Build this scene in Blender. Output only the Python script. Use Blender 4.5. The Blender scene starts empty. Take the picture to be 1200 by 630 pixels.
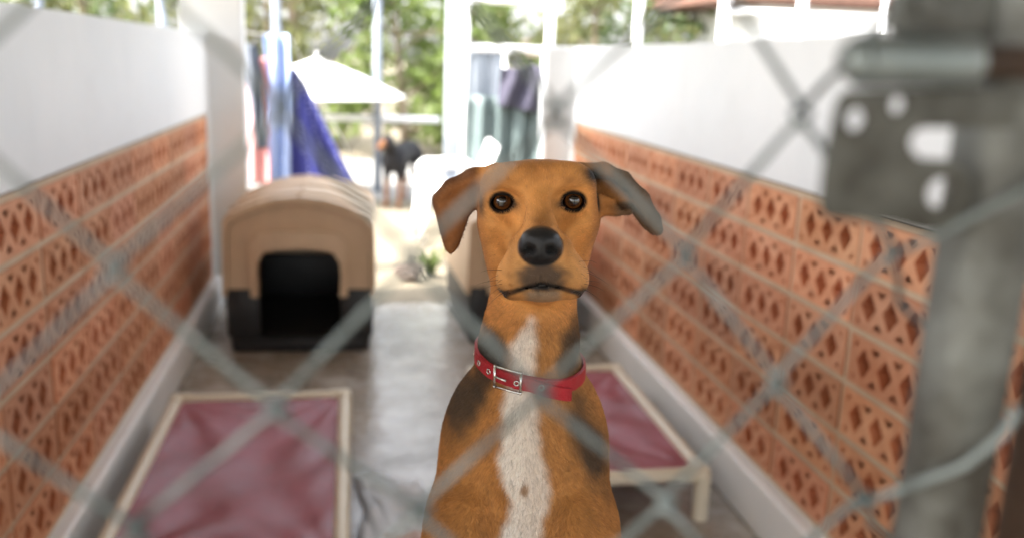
import bpy, bmesh, math, random
import numpy as np
from mathutils import Vector, Matrix
R = math.radians
rng = random.Random(7)
nr = np.random.default_rng(11)
scene = bpy.context.scene
COL = scene.collection

# ------------------------------------------------------------------ camera, sky, sun, exposure
PITCH, YAW, ROLL = R(12.927), R(10.197), 0.035
cam_d = bpy.data.cameras.new('camera'); cam = bpy.data.objects.new('camera', cam_d); COL.objects.link(cam)
f_ = Vector((math.sin(YAW)*math.cos(PITCH), math.cos(YAW)*math.cos(PITCH), -math.sin(PITCH)))
r_ = Vector((math.cos(YAW), -math.sin(YAW), 0)); u_ = r_.cross(f_)
M = Matrix((r_, u_, -f_)).transposed() @ Matrix.Rotation(ROLL, 3, 'Z')
cam.matrix_world = Matrix.Translation((0, 0, 1.36)) @ M.to_4x4()
cam_d.sensor_width = 36; cam_d.lens = 31.8; cam_d.clip_start = 0.02; cam_d.clip_end = 500
cam_d.dof.use_dof = True; cam_d.dof.focus_distance = 0.768
cam_d.dof.aperture_fstop = 3.9; cam_d.dof.aperture_blades = 0
scene.camera = cam

SUN_EL, SUN_AZ = R(50), R(-104)           # sun on the left, a little behind the camera
world = bpy.data.worlds.new('World'); scene.world = world; world.use_nodes = True
wn, wl = world.node_tree.nodes, world.node_tree.links
bg = wn['Background']; sky = wn.new('ShaderNodeTexSky'); sky.sky_type = 'NISHITA'; sky.sun_disc = False
sky.sun_elevation = SUN_EL; sky.sun_rotation = SUN_AZ; sky.dust_density = 4.0; sky.air_density = 1.0
hs = wn.new('ShaderNodeHueSaturation'); hs.inputs['Saturation'].default_value = 0.32
wl.new(sky.outputs[0], hs.inputs['Color']); wl.new(hs.outputs[0], bg.inputs['Color'])
bg.inputs['Strength'].default_value = 0.13
sun_d = bpy.data.lights.new('sun', 'SUN'); sun = bpy.data.objects.new('sun', sun_d); COL.objects.link(sun)
sun_d.energy = 2.3; sun_d.angle = R(2); sun_d.color = (1, .95, .87)
sd = Vector((math.sin(SUN_AZ)*math.cos(SUN_EL), math.cos(SUN_AZ)*math.cos(SUN_EL), math.sin(SUN_EL)))
sun.rotation_euler = sd.to_track_quat('Z', 'Y').to_euler()
vs = scene.view_settings
vs.view_transform = 'Standard'; vs.look = 'None'; vs.gamma = 1; vs.use_curve_mapping = False
vs.exposure = 3.08
try:
    scene.cycles.use_denoising = True; scene.cycles.denoiser = 'OPENIMAGEDENOISE'
    scene.cycles.max_bounces = 8; scene.cycles.diffuse_bounces = 5; scene.cycles.transparent_max_bounces = 8
    scene.cycles.caustics_reflective = False; scene.cycles.caustics_refractive = False
except Exception: pass

# ------------------------------------------------------------------ helpers
def link(o, parent=None):
    COL.objects.link(o)
    if parent is not None: o.parent = parent
    return o
def tag(o, label=None, cat=None, group=None, kind=None):
    if label: o['label'] = label
    if cat: o['category'] = cat
    if group: o['group'] = group
    if kind: o['kind'] = kind
    return o
def thing(name, label, cat, loc=(0, 0, 0), rz=0, group=None):
    o = bpy.data.objects.new(name, None); o.location = loc; o.rotation_euler = (0, 0, rz)
    o.empty_display_size = .1
    return tag(link(o), label, cat, group)
def obj(name, bm, mat=None, parent=None, smooth=False, loc=None):
    me = bpy.data.meshes.new(name)
    if isinstance(bm, bmesh.types.BMesh):
        bmesh.ops.recalc_face_normals(bm, faces=bm.faces[:]); bm.to_mesh(me); bm.free()
    else:
        v, f = bm; me.from_pydata([tuple(p) for p in v], [], f)
    if mat is not None: me.materials.append(mat)
    if smooth:
        me.polygons.foreach_set('use_smooth', [True]*len(me.polygons))
        if smooth == 'auto':
            try: me.set_sharp_from_angle(angle=R(35))
            except Exception: pass
    me.update()
    o = bpy.data.objects.new(name, me)
    if loc: o.location = loc
    return link(o, parent)
def copy_tree(o, parent=None):
    c = o.copy(); link(c)
    c.parent = parent
    for ch in [x for x in o.children]: copy_tree(ch, c)
    return c
def box(bm, x0, x1, y0, y1, z0, z1, bev=0.0, seg=2):
    r = bmesh.ops.create_cube(bm, size=1)
    vs_ = r['verts']
    for v in vs_:
        v.co = Vector((x0+(v.co.x+.5)*(x1-x0), y0+(v.co.y+.5)*(y1-y0), z0+(v.co.z+.5)*(z1-z0)))
    if bev:
        es = {e for v in vs_ for e in v.link_edges}
        bmesh.ops.bevel(bm, geom=list(es), offset=bev, segments=seg, affect='EDGES', profile=.5)
    return bm
def tube(bm, pts, r, seg=10, cap=True):
    pts = [Vector(p) for p in pts]; n = len(pts)
    rr = r if hasattr(r, '__len__') else [r]*n
    t = [(pts[min(i+1, n-1)]-pts[max(i-1, 0)]).normalized() for i in range(n)]
    a = t[0].orthogonal().normalized(); rings = []
    for i in range(n):
        a = (a-t[i]*a.dot(t[i])).normalized(); b = t[i].cross(a)
        rings.append([bm.verts.new(pts[i]+(a*math.cos(k*2*math.pi/seg)+b*math.sin(k*2*math.pi/seg))*rr[i]) for k in range(seg)])
    for i in range(n-1):
        for k in range(seg):
            bm.faces.new((rings[i][k], rings[i][(k+1) % seg], rings[i+1][(k+1) % seg], rings[i+1][k]))
    if cap:
        bm.faces.new(rings[0][::-1]); bm.faces.new(rings[-1])
    return bm
def hollow(bm, a, b, r, wall=.003, seg=28):
    """A pipe with an open bore at both ends."""
    a, b = Vector(a), Vector(b); t = (b-a).normalized(); p = t.orthogonal().normalized(); q = t.cross(p)
    R_ = []
    for c, rad in ((a, r-wall), (a, r), (b, r), (b, r-wall)):
        R_.append([bm.verts.new(c+(p*math.cos(k*2*math.pi/seg)+q*math.sin(k*2*math.pi/seg))*rad) for k in range(seg)])
    for i in range(4):
        A, B = R_[i], R_[(i+1) % 4]
        for k in range(seg): bm.faces.new((A[k], A[(k+1) % seg], B[(k+1) % seg], B[k]))
    return bm
def sheet(fn, nu, nv, th):
    """A closed cloth of thickness th from fn(u, v) -> point."""
    P = np.array([[fn(i/(nu-1), j/(nv-1)) for j in range(nv)] for i in range(nu)], float)
    du = np.gradient(P, axis=0); dv = np.gradient(P, axis=1); N = np.cross(du, dv)
    N /= np.maximum(np.linalg.norm(N, axis=2, keepdims=True), 1e-9)
    A = (P+N*th/2).reshape(-1, 3); B = (P-N*th/2).reshape(-1, 3); V = np.vstack([A, B]); o = nu*nv
    F = []
    for i in range(nu-1):
        for j in range(nv-1):
            a, b, c, d = i*nv+j, (i+1)*nv+j, (i+1)*nv+j+1, i*nv+j+1
            F.append((a, b, c, d)); F.append((o+d, o+c, o+b, o+a))
    rim = [i*nv for i in range(nu)]+[(nu-1)*nv+j for j in range(1, nv)]+[i*nv+nv-1 for i in range(nu-2, -1, -1)]+[j for j in range(nv-2, 0, -1)]
    for k in range(len(rim)):
        a, b = rim[k], rim[(k+1) % len(rim)]; F.append((b, a, o+a, o+b))
    return V, F

def mat(name, col, rough=.6, col2=None, scale=6., bump=0., bscale=40., metal=0., attr=None, spec=.5, coat=0., contrast=(.35, .65), detail=5, rough2=None, subs=0.):
    m = bpy.data.materials.new(name); m.use_nodes = True
    n, l = m.node_tree.nodes, m.node_tree.links; p = n['Principled BSDF']
    p.inputs['Roughness'].default_value = rough; p.inputs['Metallic'].default_value = metal
    p.inputs['Specular IOR Level'].default_value = spec
    if coat: p.inputs['Coat Weight'].default_value = coat; p.inputs['Coat Roughness'].default_value = .08
    tc = n.new('ShaderNodeTexCoord')
    base = None
    if col2 is not None:
        t = n.new('ShaderNodeTexNoise'); t.inputs['Scale'].default_value = scale; t.inputs['Detail'].default_value = detail
        t.inputs['Roughness'].default_value = .62
        l.new(tc.outputs['Object'], t.inputs['Vector'])
        rp = n.new('ShaderNodeValToRGB'); rp.color_ramp.elements[0].position = contrast[0]; rp.color_ramp.elements[1].position = contrast[1]
        rp.color_ramp.elements[0].color = (*col, 1); rp.color_ramp.elements[1].color = (*col2, 1)
        l.new(t.outputs['Fac'], rp.inputs['Fac']); base = rp.outputs['Color']
        if rough2 is not None:
            mr = n.new('ShaderNodeMapRange'); mr.inputs['From Min'].default_value = contrast[0]; mr.inputs['From Max'].default_value = contrast[1]
            mr.inputs['To Min'].default_value = rough; mr.inputs['To Max'].default_value = rough2
            l.new(t.outputs['Fac'], mr.inputs['Value']); l.new(mr.outputs[0], p.inputs['Roughness'])
    if attr:
        a = n.new('ShaderNodeAttribute'); a.attribute_name = attr
        if base is None: base = a.outputs['Color']
        else:
            mx = n.new('ShaderNodeMix'); mx.data_type = 'RGBA'; mx.blend_type = 'MULTIPLY'; mx.inputs['Factor'].default_value = 1
            l.new(base, mx.inputs['A']); l.new(a.outputs['Color'], mx.inputs['B']); base = mx.outputs['Result']
    if base is not None: l.new(base, p.inputs['Base Color'])
    else: p.inputs['Base Color'].default_value = (*col, 1)
    if bump:
        t2 = n.new('ShaderNodeTexNoise'); t2.inputs['Scale'].default_value = bscale; t2.inputs['Detail'].default_value = 4
        l.new(tc.outputs['Object'], t2.inputs['Vector'])
        b = n.new('ShaderNodeBump'); b.inputs['Strength'].default_value = bump; b.inputs['Distance'].default_value = .01
        l.new(t2.outputs['Fac'], b.inputs['Height']); l.new(b.outputs[0], p.inputs['Normal'])
    return m
def set_attr(o, name, arr, domain='POINT'):
    a = o.data.attributes.new(name, 'FLOAT_COLOR', domain)
    arr = np.asarray(arr, np.float32)
    if arr.shape[1] == 3: arr = np.hstack([arr, np.ones((len(arr), 1), np.float32)])
    a.data.foreach_set('color', arr.ravel())

M_plaster = mat('white_plaster', (.75, .78, .80), .75, (.81, .83, .84), 1.7, .12, 25)
M_clay = mat('fired_clay', (.55, .235, .118), .85, (.69, .36, .215), 7, .25, 60, attr='Col')
M_mortar = mat('mortar', (.48, .36, .245), .9, (.60, .47, .335), 5, .3, 70)
M_ledge = mat('ledge_paint', (.80, .81, .81), .45, (.86, .86, .85), 3.2, .15, 30)
M_tan = mat('tan_plastic', (.60, .44, .285), .5, (.66, .49, .33), 4, .05, 80)
M_black = mat('black_plastic', (.012, .012, .013), .5, (.02, .02, .021), 5, .05, 70)
def streaks(m, amt, dark, sx, sz, lo=.50, hi=.72):
    n, l = m.node_tree.nodes, m.node_tree.links; p = n['Principled BSDF']; lk = [k for k in l if k.to_socket == p.inputs['Base Color']][0]; src = lk.from_socket
    tc = n.new('ShaderNodeTexCoord'); mp = n.new('ShaderNodeMapping'); mp.inputs['Scale'].default_value = (sx, sx, sz); l.new(tc.outputs['Object'], mp.inputs['Vector'])
    t = n.new('ShaderNodeTexNoise'); t.inputs['Scale'].default_value = 1; t.inputs['Detail'].default_value = 6; t.inputs['Roughness'].default_value = .7; l.new(mp.outputs[0], t.inputs['Vector'])
    mr = n.new('ShaderNodeMapRange'); mr.inputs['From Min'].default_value = lo; mr.inputs['From Max'].default_value = hi; mr.inputs['To Max'].default_value = amt; l.new(t.outputs['Fac'], mr.inputs['Value'])
    mx = n.new('ShaderNodeMix'); mx.data_type = 'RGBA'; mx.inputs['B'].default_value = (*dark, 1); l.new(mr.outputs[0], mx.inputs['Factor']); l.new(src, mx.inputs['A']); l.new(mx.outputs['Result'], p.inputs['Base Color'])
streaks(M_plaster, .16, (.55, .54, .51), 5, .9, .52, .85); streaks(M_plaster, .22, (.58, .56, .52), 2.3, 2.3, .55, .85)
streaks(M_ledge, .35, (.46, .42, .36), 11, 5, .55, .85); streaks(M_clay, .5, (.30, .11, .06), 5, 5, .5, .8); streaks(M_tan, .3, (.36, .27, .19), 7, 3)
M_pvc = mat('cream_pvc', (.68, .62, .48), .4, (.74, .68, .55), 6)
M_vinyl = mat('maroon_vinyl', (.21, .027, .046), .34, (.32, .065, .092), 5, .2, 16, spec=.5, rough2=.5)
M_galv = mat('galvanised_steel', (.035, .031, .024), .55, (.17, .18, .17), 22, .2, 90, metal=.4)
M_sleeve = mat('bright_zinc', (.16, .19, .19), .42, (.27, .30, .30), 40, .1, 90, metal=.7)
M_wire = mat('galvanised_wire', (.09, .11, .11), .45, (.26, .30, .30), 45, .1, 300, metal=.6)
M_rust = mat('rusty_steel', (.022, .013, .008), .75, (.075, .042, .025), 35, .3, 120, metal=.3)
M_plate = mat('weathered_plate', (.035, .033, .026), .55, (.10, .10, .088), 60, .15, 150, metal=.5)
M_white = mat('white_paint', (.78, .79, .80), .45, (.83, .84, .84), 3)
M_wplastic = mat('white_plastic', (.8, .8, .8), .35, (.84, .84, .84), 3)
M_pale = mat('weathered_white', (.27, .30, .35), .6, (.36, .39, .43), 3)
M_bluegrey = mat('blue_grey_paint', (.17, .20, .25), .5, (.23, .26, .31), 4)
M_dark = mat('dark_rubber', (.02, .02, .02), .6)

# ------------------------------------------------------------------ setting: ground, floor, roof
HW, RW, WEND = -.75, 1.2225, 4.95       # kennel side walls and their far end
def flat(name, x0, x1, y0, y1, z, m, n=1):
    bm = bmesh.new()
    bmesh.ops.create_grid(bm, x_segments=n, y_segments=n, size=.5)
    for v in bm.verts: v.co = Vector((x0+(v.co.x+.5)*(x1-x0), y0+(v.co.y+.5)*(y1-y0), z))
    return tag(obj(name, bm, m), kind='structure')
M_soil = mat('sandy_soil', (.12, .10, .066), .95, (.20, .17, .12), 1.2, .5, 18)
flat('ground', -160, 160, -60, 260, -.03, M_soil)
# wet stained concrete
M_conc = mat('wet_concrete', (.21, .17, .125), .34, (.50, .465, .42), 4.2, .3, 34, contrast=(.34, .64), rough2=.14, spec=.8, detail=9)
streaks(M_conc, .65, (.12, .085, .055), 6.5, 6.5, .52, .72)
bm = bmesh.new(); box(bm, HW-.2, RW+.2, -2.2, 5.0, -.2, 0)
tag(obj('floor', bm, M_conc), kind='structure')
M_apron = mat('yard_concrete', (.17, .165, .155), .8, (.25, .245, .235), 1.4, .2, 20)
bm = bmesh.new(); box(bm, -6, 8, 8.9, 12.5, -.2, -.012)
tag(obj('path', bm, M_apron), kind='structure')
bm = bmesh.new(); box(bm, HW-.2, RW+.2, 5.0, 5.05, -.2, -.02)
tag(obj('drain_channel', bm, M_dark), kind='structure')
M_roofm = mat('roof_sheet', (.42, .40, .37), .6, (.52, .5, .47), 2)
bm = bmesh.new(); box(bm, -3.3, 3.5, -4.2, 4.85, 2.62, 2.70)  # out of view; stretched behind the camera and sideways to cut light inside
for i in range(8): box(bm, -2.6, 3.1, -3.6+i*1.03, -3.5+i*1.03, 2.48, 2.617)
tag(obj('roof', bm, M_roofm), kind='structure')

# ------------------------------------------------------------------ hollow clay block walls
BL, BH, GAP = .3283, .1425, .018
def block_geo(V, F, C, y0, z0, side, x, tint):
    """One hollow block: three diamonds with small triangles between them; the holes run into the block."""
    cells = 3; s = .020
    W, H = BL-GAP, BH-GAP
    cw = (W-2*s)/cells; a, b = cw/2, H/2
    dx, dy, tb, tx, t0 = a*.70, b*.64, b-.0145, a*.53, b*.46
    dep = .055
    def P(y, z, d=0): return (x+side*d, y0+y, z0+z)
    def face(pts, col=None):
        n = len(V); V.extend(P(*q) for q in pts); F.append(tuple(range(n, n+len(pts)))); C.extend([col or tint]*len(pts))
    red = (tint[0]*.86, tint[1]*.62, tint[2]*.50)      # the cores are tinted darker and redder than the faces
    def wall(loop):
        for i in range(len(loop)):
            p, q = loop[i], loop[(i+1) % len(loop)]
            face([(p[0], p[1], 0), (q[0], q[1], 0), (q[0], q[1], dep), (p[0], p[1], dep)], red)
    for c in range(cells):
        cy, cz = s+cw*(c+.5), H/2
        for sy in (-1, 1):
            for sz in (-1, 1):
                m = lambda u, v: (cy+sy*u, cz+sz*v, 0)
                web = [m(dx, 0), m(a, 0), m(a, t0), m(tx, tb), m(0, tb), m(0, dy)]
                top = [m(0, tb), m(tx, tb), m(a, tb), m(a, b), m(0, b)]
                if sy*sz > 0: web.reverse(); top.reverse()
                face(web); face(top)
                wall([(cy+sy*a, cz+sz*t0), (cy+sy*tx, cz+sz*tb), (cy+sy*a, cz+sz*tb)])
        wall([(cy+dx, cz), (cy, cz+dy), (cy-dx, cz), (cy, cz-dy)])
    for y in (0, W-s): face([(y, 0, 0), (y+s, 0, 0), (y+s, H, 0), (y, H, 0)])
    wall([(0, 0), (W, 0), (W, H), (0, H)])
    face([(0, 0, dep), (W, 0, dep), (W, H, dep), (0, H, dep)], red)
def kennel_wall(x, side, label):
    """side = -1: the room lies at +x of the face (left wall); +1: at -x (right wall)."""
    t = thing('brick_wall', label, 'wall', (x, 0, 0))
    V, F, C = [], [], []
    zb = .172; top = zb+6*BH
    n = 15; yst = WEND-n*BL
    for r in range(6):
        for c in range(n):
            k = rng.uniform(.82, 1.12); tint = (k*rng.uniform(.97, 1.05), k, k*rng.uniform(.92, 1.05))
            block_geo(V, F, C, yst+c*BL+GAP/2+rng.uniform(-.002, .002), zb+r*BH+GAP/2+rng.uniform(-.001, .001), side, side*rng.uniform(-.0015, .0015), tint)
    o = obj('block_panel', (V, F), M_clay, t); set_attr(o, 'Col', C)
    bm = bmesh.new()                        # mortar bed as bars between the blocks
    for r in range(7):
        z = zb+r*BH; box(bm, *sorted((side*.0035, side*.06)), yst, WEND, z-GAP/2, z+GAP/2)
    for c in range(n+1):
        y = yst+c*BL
        for r in range(6): box(bm, *sorted((side*.0040, side*.059)), y-GAP/2, y+GAP/2, zb+r*BH+GAP/2, zb+(r+1)*BH-GAP/2)
    obj('mortar', bm, M_mortar, t)
    bm = bmesh.new(); box(bm, *sorted((side*.057, side*.13)), yst, WEND, zb, top)
    obj('block_backing', bm, M_clay, t)
    m = t.children[-1]; set_attr(m, 'Col', [(.75, .55, .45)]*len(m.data.vertices))
    bm = bmesh.new(); box(bm, *sorted((side*-.004, side*.14)), yst, WEND+.1, top+GAP/2+.004, 1.447, .006)
    obj('plaster_panel', bm, M_plaster, t)
    bm = bmesh.new(); box(bm, *sorted((side*.002, side*.14)), yst, WEND, top+GAP/2, top+GAP/2+.004)  # thin dark mortar line between the blocks and the plaster
    obj('dark_joint', bm, M_dark, t)
    bm = bmesh.new(); box(bm, *sorted((side*-.042, side*.12)), yst-.3, WEND+.1, 0, zb-GAP/2, .012)
    obj('base_ledge', bm, M_ledge, t)
    bm = bmesh.new(); 
    if side < 0: box(bm, -.13, .185, WEND+.1, WEND+.24, 0, 2.48, .01)
    else: box(bm, -.16, .13, WEND+.1, WEND+.24, 0, 1.447, .01)
    box(bm, *sorted((side*-.006, side*.14)), WEND, WEND+.1, 0 if False else zb, top+GAP/2+.002)
    obj('end_column', bm, M_plaster, t)
    return t
kennel_wall(HW, -1, 'white plastered wall over orange hollow blocks, beside the open tan dog house')
kennel_wall(RW, 1, 'white plastered wall over orange hollow blocks, behind the latch plate and floppy ear')

# ------------------------------------------------------------------ dog houses
def dog_house(label, loc, rz):
    t = thing('dog_house', label, 'dog house', loc, rz, 'plastic dog houses')
    w, dpt = .335, .80
    # base tub: tapered, with an open doorway down to the sill
    bm = bmesh.new()
    def loft(secs, closed_ends=(True, True)):
        rings = [[bm.verts.new(p) for p in s] for s in secs]
        n = len(rings[0])
        for i in range(len(rings)-1):
            for k in range(n): bm.faces.new((rings[i][k], rings[i][(k+1) % n], rings[i+1][(k+1) % n], rings[i+1][k]))
        if closed_ends[0]: bm.faces.new(rings[0][::-1])
        if closed_ends[1]: bm.faces.new(rings[-1])
    dw = .182
    def rrect(x0, x1, y0, y1, z, r=.04, n=5):
        pts = []
        for cx, cy, a0 in ((x1-r, y1-r, 0), (x0+r, y1-r, 90), (x0+r, y0+r, 180), (x1-r, y0+r, 270)):
            for k in range(n):
                a = R(a0+90*k/(n-1)); pts.append((cx+r*math.cos(a), cy+r*math.sin(a), z))
        return pts
    # floor and wall pieces so that the doorway is really open
    loft([rrect(-w+.02, w-.02, .01, dpt-.01, 0), rrect(-w+.012, w-.012, .004, dpt-.004, .075)])
    for sx in (-1, 1):
        xs = sorted((sx*dw, sx*(w-.004)))
        box(bm, xs[0], xs[1], .004, .05, .0755, .30, .008)
        xs = sorted((sx*(w-.045), sx*(w-.004)))
        box(bm, xs[0], xs[1], .052, dpt-.052, .0755, .30, .008)
    box(bm, -w+.004, w-.004, dpt-.05, dpt-.004, .0755, .30, .008)
    box(bm, -w+.05, w-.05, -.012, .004, .02, .06, .005)
    obj('base', bm, M_black, t, 'auto')
    # tan shell: gable profile swept back, front wall with an arched opening
    def prof(w_, zs, z_e, z_p):
        P = [(-w_, zs), (-w_+.012, z_e-.03), (-w_+.03, z_e), (-w_*.55, z_e+(z_p-z_e)*.66), (-.11, z_p-.006), (0, z_p+.004), (.11, z_p-.006), (w_*.55, z_e+(z_p-z_e)*.66), (w_-.03, z_e), (w_-.012, z_e-.03), (w_, zs)]
        return P
    bm = bmesh.new()
    po = prof(w+.012, .27, .645, .725); pi = prof(w-.01, .27, .61, .69)
    def ring(pr, y): return [bm.verts.new((x, y, z)) for x, z in pr]
    o0, o1, i0, i1 = ring(po, .0), ring(po, dpt), ring(pi, .0), ring(pi, dpt-.03)
    n = len(po)
    for k in range(n-1):
        bm.faces.new((o0[k], o0[k+1], o1[k+1], o1[k])); bm.faces.new((i0[k+1], i0[k], i1[k], i1[k+1]))
        bm.faces.new((o0[k+1], o0[k], i0[k], i0[k+1]))
    for A, B in ((o0, i0), ): pass
    bm.faces.new((o0[0], o1[0], i1[0], i0[0])); bm.faces.new((o0[-1], i0[-1], i1[-1], o1[-1]))
    bm.faces.new(o1[::-1])
    # front wall: strips beside and above the arch
    arch = [(-.182, .27), (-.188, .37), (-.182, .432), (-.152, .478), (-.09, .493), (0, .496), (.09, .493), (.152, .478), (.182, .432), (.188, .37), (.182, .27)]
    outer = [(x*.97, min(z, .68) if 0 < k < n-1 else z) for k, (x, z) in enumerate(pi)]
    # overlap the shell a little behind its front rim
    fo = [bm.verts.new((x*.99, .014, z-.004 if z > .3 else z+.001)) for x, z in pi]; fi = [bm.verts.new((x, .014, z+.001)) for x, z in arch]
    bo = [bm.verts.new((x*.99, .05, z-.004 if z > .3 else z+.001)) for x, z in pi]; bi = [bm.verts.new((x, .05, z+.001)) for x, z in arch]
    for k in range(n-1):
        bm.faces.new((fo[k], fi[k], fi[k+1], fo[k+1])); bm.faces.new((bo[k+1], bi[k+1], bi[k], bo[k])); bm.faces.new((fi[k], bi[k], bi[k+1], fi[k+1])); bm.faces.new((fo[k+1], bo[k+1], bo[k], fo[k]))
    obj('upper_shell', bm, M_tan, t, 'auto')
    # raised door surround
    bm = bmesh.new()
    def scale(ar, s, dz): return [(x*s, z if z < .28 else z+dz) for x, z in ar]
    A, B = arch, scale(arch, 1.2, .08)
    B = [(x, min(z, .572)) for x, z in B]
    fr = [[bm.verts.new((x, y, z+.002)) for x, z in q] for q, y in ((A, .016), (A, -.034), (B, -.022), (B, .012))]
    for i in range(4):
        p, q = fr[i], fr[(i+1) % 4]
        for k in range(n-1): bm.faces.new((p[k], p[k+1], q[k+1], q[k]))
    bm.faces.new([fr[i][0] for i in range(4)]); bm.faces.new([fr[i][-1] for i in range(4)][::-1])
    obj('door_surround', bm, M_tan, t, 'auto')
    # roof ribs and ridge seam
    bm = bmesh.new()
    for y in (.12, .40, .68):
        tube(bm, [(x*1.004, y, z+.004) for x, z in po[2:-2]], .007, 6)
    tube(bm, [(0, .02, .731), (0, dpt-.02, .731)], .006, 6)
    obj('roof_rib', bm, M_tan, t, True)
    return t
dog_house('tan and black plastic dog house with its dark doorway fully in view', (-.245, 4.15, 0), R(-1.5))
dog_house('tan and black plastic dog house mostly hidden behind the brown dog', (.815, 4.22, 0), R(2)).scale = (.80, 1, .95)

# ------------------------------------------------------------------ raised beds
def cot(label, x0, x1, y0, y1, seed):
    cx, cy = (x0+x1)/2, (y0+y1)/2; hx, hy = (x1-x0)/2, (y1-y0)/2
    t = thing('raised_dog_bed', label, 'dog bed', (cx, cy, 0), 0, 'raised beds on the kennel floor')
    bm = bmesh.new(); r = .022; z = .148
    for sx in (-1, 1): tube(bm, [(sx*(hx-r), -hy+r+.012, z), (sx*(hx-r), hy-r-.012, z)], r, 14)
    for sy in (-1, 1): tube(bm, [(-hx+r+.012, sy*(hy-r), z), (hx-r-.012, sy*(hy-r), z)], r, 14)
    obj('frame', bm, M_pvc, t, 'auto')
    for sx in (-1, 1):
        for sy in (-1, 1):
            bm = bmesh.new()
            tube(bm, [(sx*(hx-r), sy*(hy-r), 0), (sx*(hx-r), sy*(hy-r), z+.003)], .0255, 14)
            tube(bm, [(sx*(hx-r), sy*(hy-r), z+.003), (sx*(hx-r), sy*(hy-r), z+.021)], [.0255, .020], 14)
            tube(bm, [(sx*(hx-r)-sx*.05, sy*(hy-r), z), (sx*(hx-r)-sx*.018, sy*(hy-r), z)], .0255, 14)
            tube(bm, [(sx*(hx-r), sy*(hy-r)-sy*.05, z), (sx*(hx-r), sy*(hy-r)-sy*.018, z)], .0255, 14)
            obj('leg', bm, M_pvc, t, 'auto')
    q = np.random.default_rng(seed); ph = q.uniform(0, 6, 8); amp = q.uniform(.6, 1.3, 8)
    def fn(u, v):
        a, b = 2*u-1, 2*v-1
        sag = -.034*(1-a*a)*(1-b*b)
        edge = (1-a**6)*(1-b**6)
        wr = 0
        # tension folds running in from the corners and edges
        for k in range(4):
            sx, sy = (1, -1)[k % 2], (1, -1)[k//2]
            ang = math.atan2((b-sy)*hy, (a-sx)*hx*sx*sx); d = math.hypot((a-sx)*hx, (b-sy)*hy)
            wr += 0.0085*amp[k]*math.sin(ang*13+ph[k])*math.exp(-d*3.2)*min(1, d*8)
        wr += .0075*math.sin(11*b+2.2*math.sin(2.6*a+ph[4])+ph[5])*(abs(a)**1.5)*edge+.003*math.sin(7*a+3*b+ph[6])*edge
        return (a*(hx-.037), b*(hy-.037), .150+sag+wr*edge)
    o = obj('fabric', sheet(fn, 60, 90, .003), M_vinyl, t, True)
    return t
cot('raised dog bed with maroon vinyl in front of the open tan dog house', -.640, -.012, 2.00, 3.195, 3)
cot('raised dog bed with maroon vinyl and white corner leg behind the collared dog', .44, 1.075, 2.40, 3.405, 8)

# ------------------------------------------------------------------ things lying about
def crumple(name, label, cat, loc, rx, ry, h, m, seed):
    q = np.random.default_rng(seed); ph = q.uniform(0, 6.28, 12); k = q.uniform(4, 10, 12)
    def fn(u, v):
        a, b = 2*u-1, 2*v-1; rr = 1+.16*math.sin(3*math.atan2(b, a)+ph[0])
        w = sum(math.sin(k[i]*(a*math.cos(ph[i])+b*math.sin(ph[i]))+ph[i+1]) for i in range(8))/8
        edge = max(0, 1-max(abs(a), abs(b))**4)
        return (a*rx*rr, b*ry*rr, .006+h*edge*(.35+.65*abs(w)*1.6))
    return tag(obj(name, sheet(fn, 46, 46, .004), m, None, True, loc), label, cat)
M_towel = mat('towel_cloth', (.62, .66, .72), .9, (.74, .76, .8), 14, .5, 160)
M_towel2 = mat('pinkish_cloth', (.50, .36, .34), .9, (.66, .56, .52), 10, .4, 150)
crumple('towel', 'crumpled white towel on the floor beside the brown dog', 'towel', (.115, 2.56, 0), .105, .22, .05, M_towel, 2)
crumple('floor_cloth', 'crumpled pinkish rag on the floor close to the larger bed', 'cloth', (.13, 2.32, 0), .07, .09, .04, M_towel2, 5)

# ------------------------------------------------------------------ laundry hanging past the wall
M_cord = mat('cord', (.5, .5, .48), .8)
LY = 5.9
t = thing('clothes_line', 'thin cord carrying the hung cloths beside the white column', 'clothes line', (-.9, LY, 0))
bm = bmesh.new(); tube(bm, [(0, 0, 0), (0, 0, 1.52)], .016, 8); obj('post', bm, M_bluegrey, t, True)
bm = bmesh.new(); tube(bm, [(1.02, 0, 0), (1.02, 0, .5)], .012, 8); obj('stake', bm, M_bluegrey, t, True)
bm = bmesh.new(); tube(bm, [(0, 0, 1.49), (.3, 0, 1.47), (.52, 0, 1.455), (.8, 0, .9), (1.02, 0, .49)], .004, 6); obj('cord', bm, M_cord, t, True)
def hung(name, label, cat, m, fn, nu=26, nv=34):
    return tag(obj(name, sheet(fn, nu, nv, .008), m, None, True), label, cat)
M_pink = mat('pink_cotton', (.62, .30, .30), .95, (.70, .38, .37), 5, .3, 120)
M_lblue = mat('light_blue_cotton', (.33, .45, .75), .95, (.50, .60, .86), 3.5, .3, 120)
M_dgrey = mat('charcoal_cotton', (.07, .085, .11), .95, (.13, .15, .19), 6, .3, 120)
hung('pink_towel', 'long pink towel hanging beside the white column', 'towel', M_pink,
     lambda u, v: (-.672+.15*u+.01*v, 5.86+.018*math.sin(u*9+v*2), 1.33-.78*v))
hung('grey_garment', 'charcoal garment bunched between the pink towel and pale blue sheet', 'garment', M_dgrey,
     lambda u, v: (-.665+.10*u*(1-.45*v)+.085*v, 5.825+.02*math.sin(u*8+v*4), 1.40-.62*v))
hung('blue_sheet', 'pale blue sheet hanging beside the pink towel', 'sheet', M_lblue,
     lambda u, v: (-.535+.15*u+.008*math.sin(v*5), 5.90+.028*math.sin(u*11+v*1.5), 1.47-.90*v))
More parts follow.
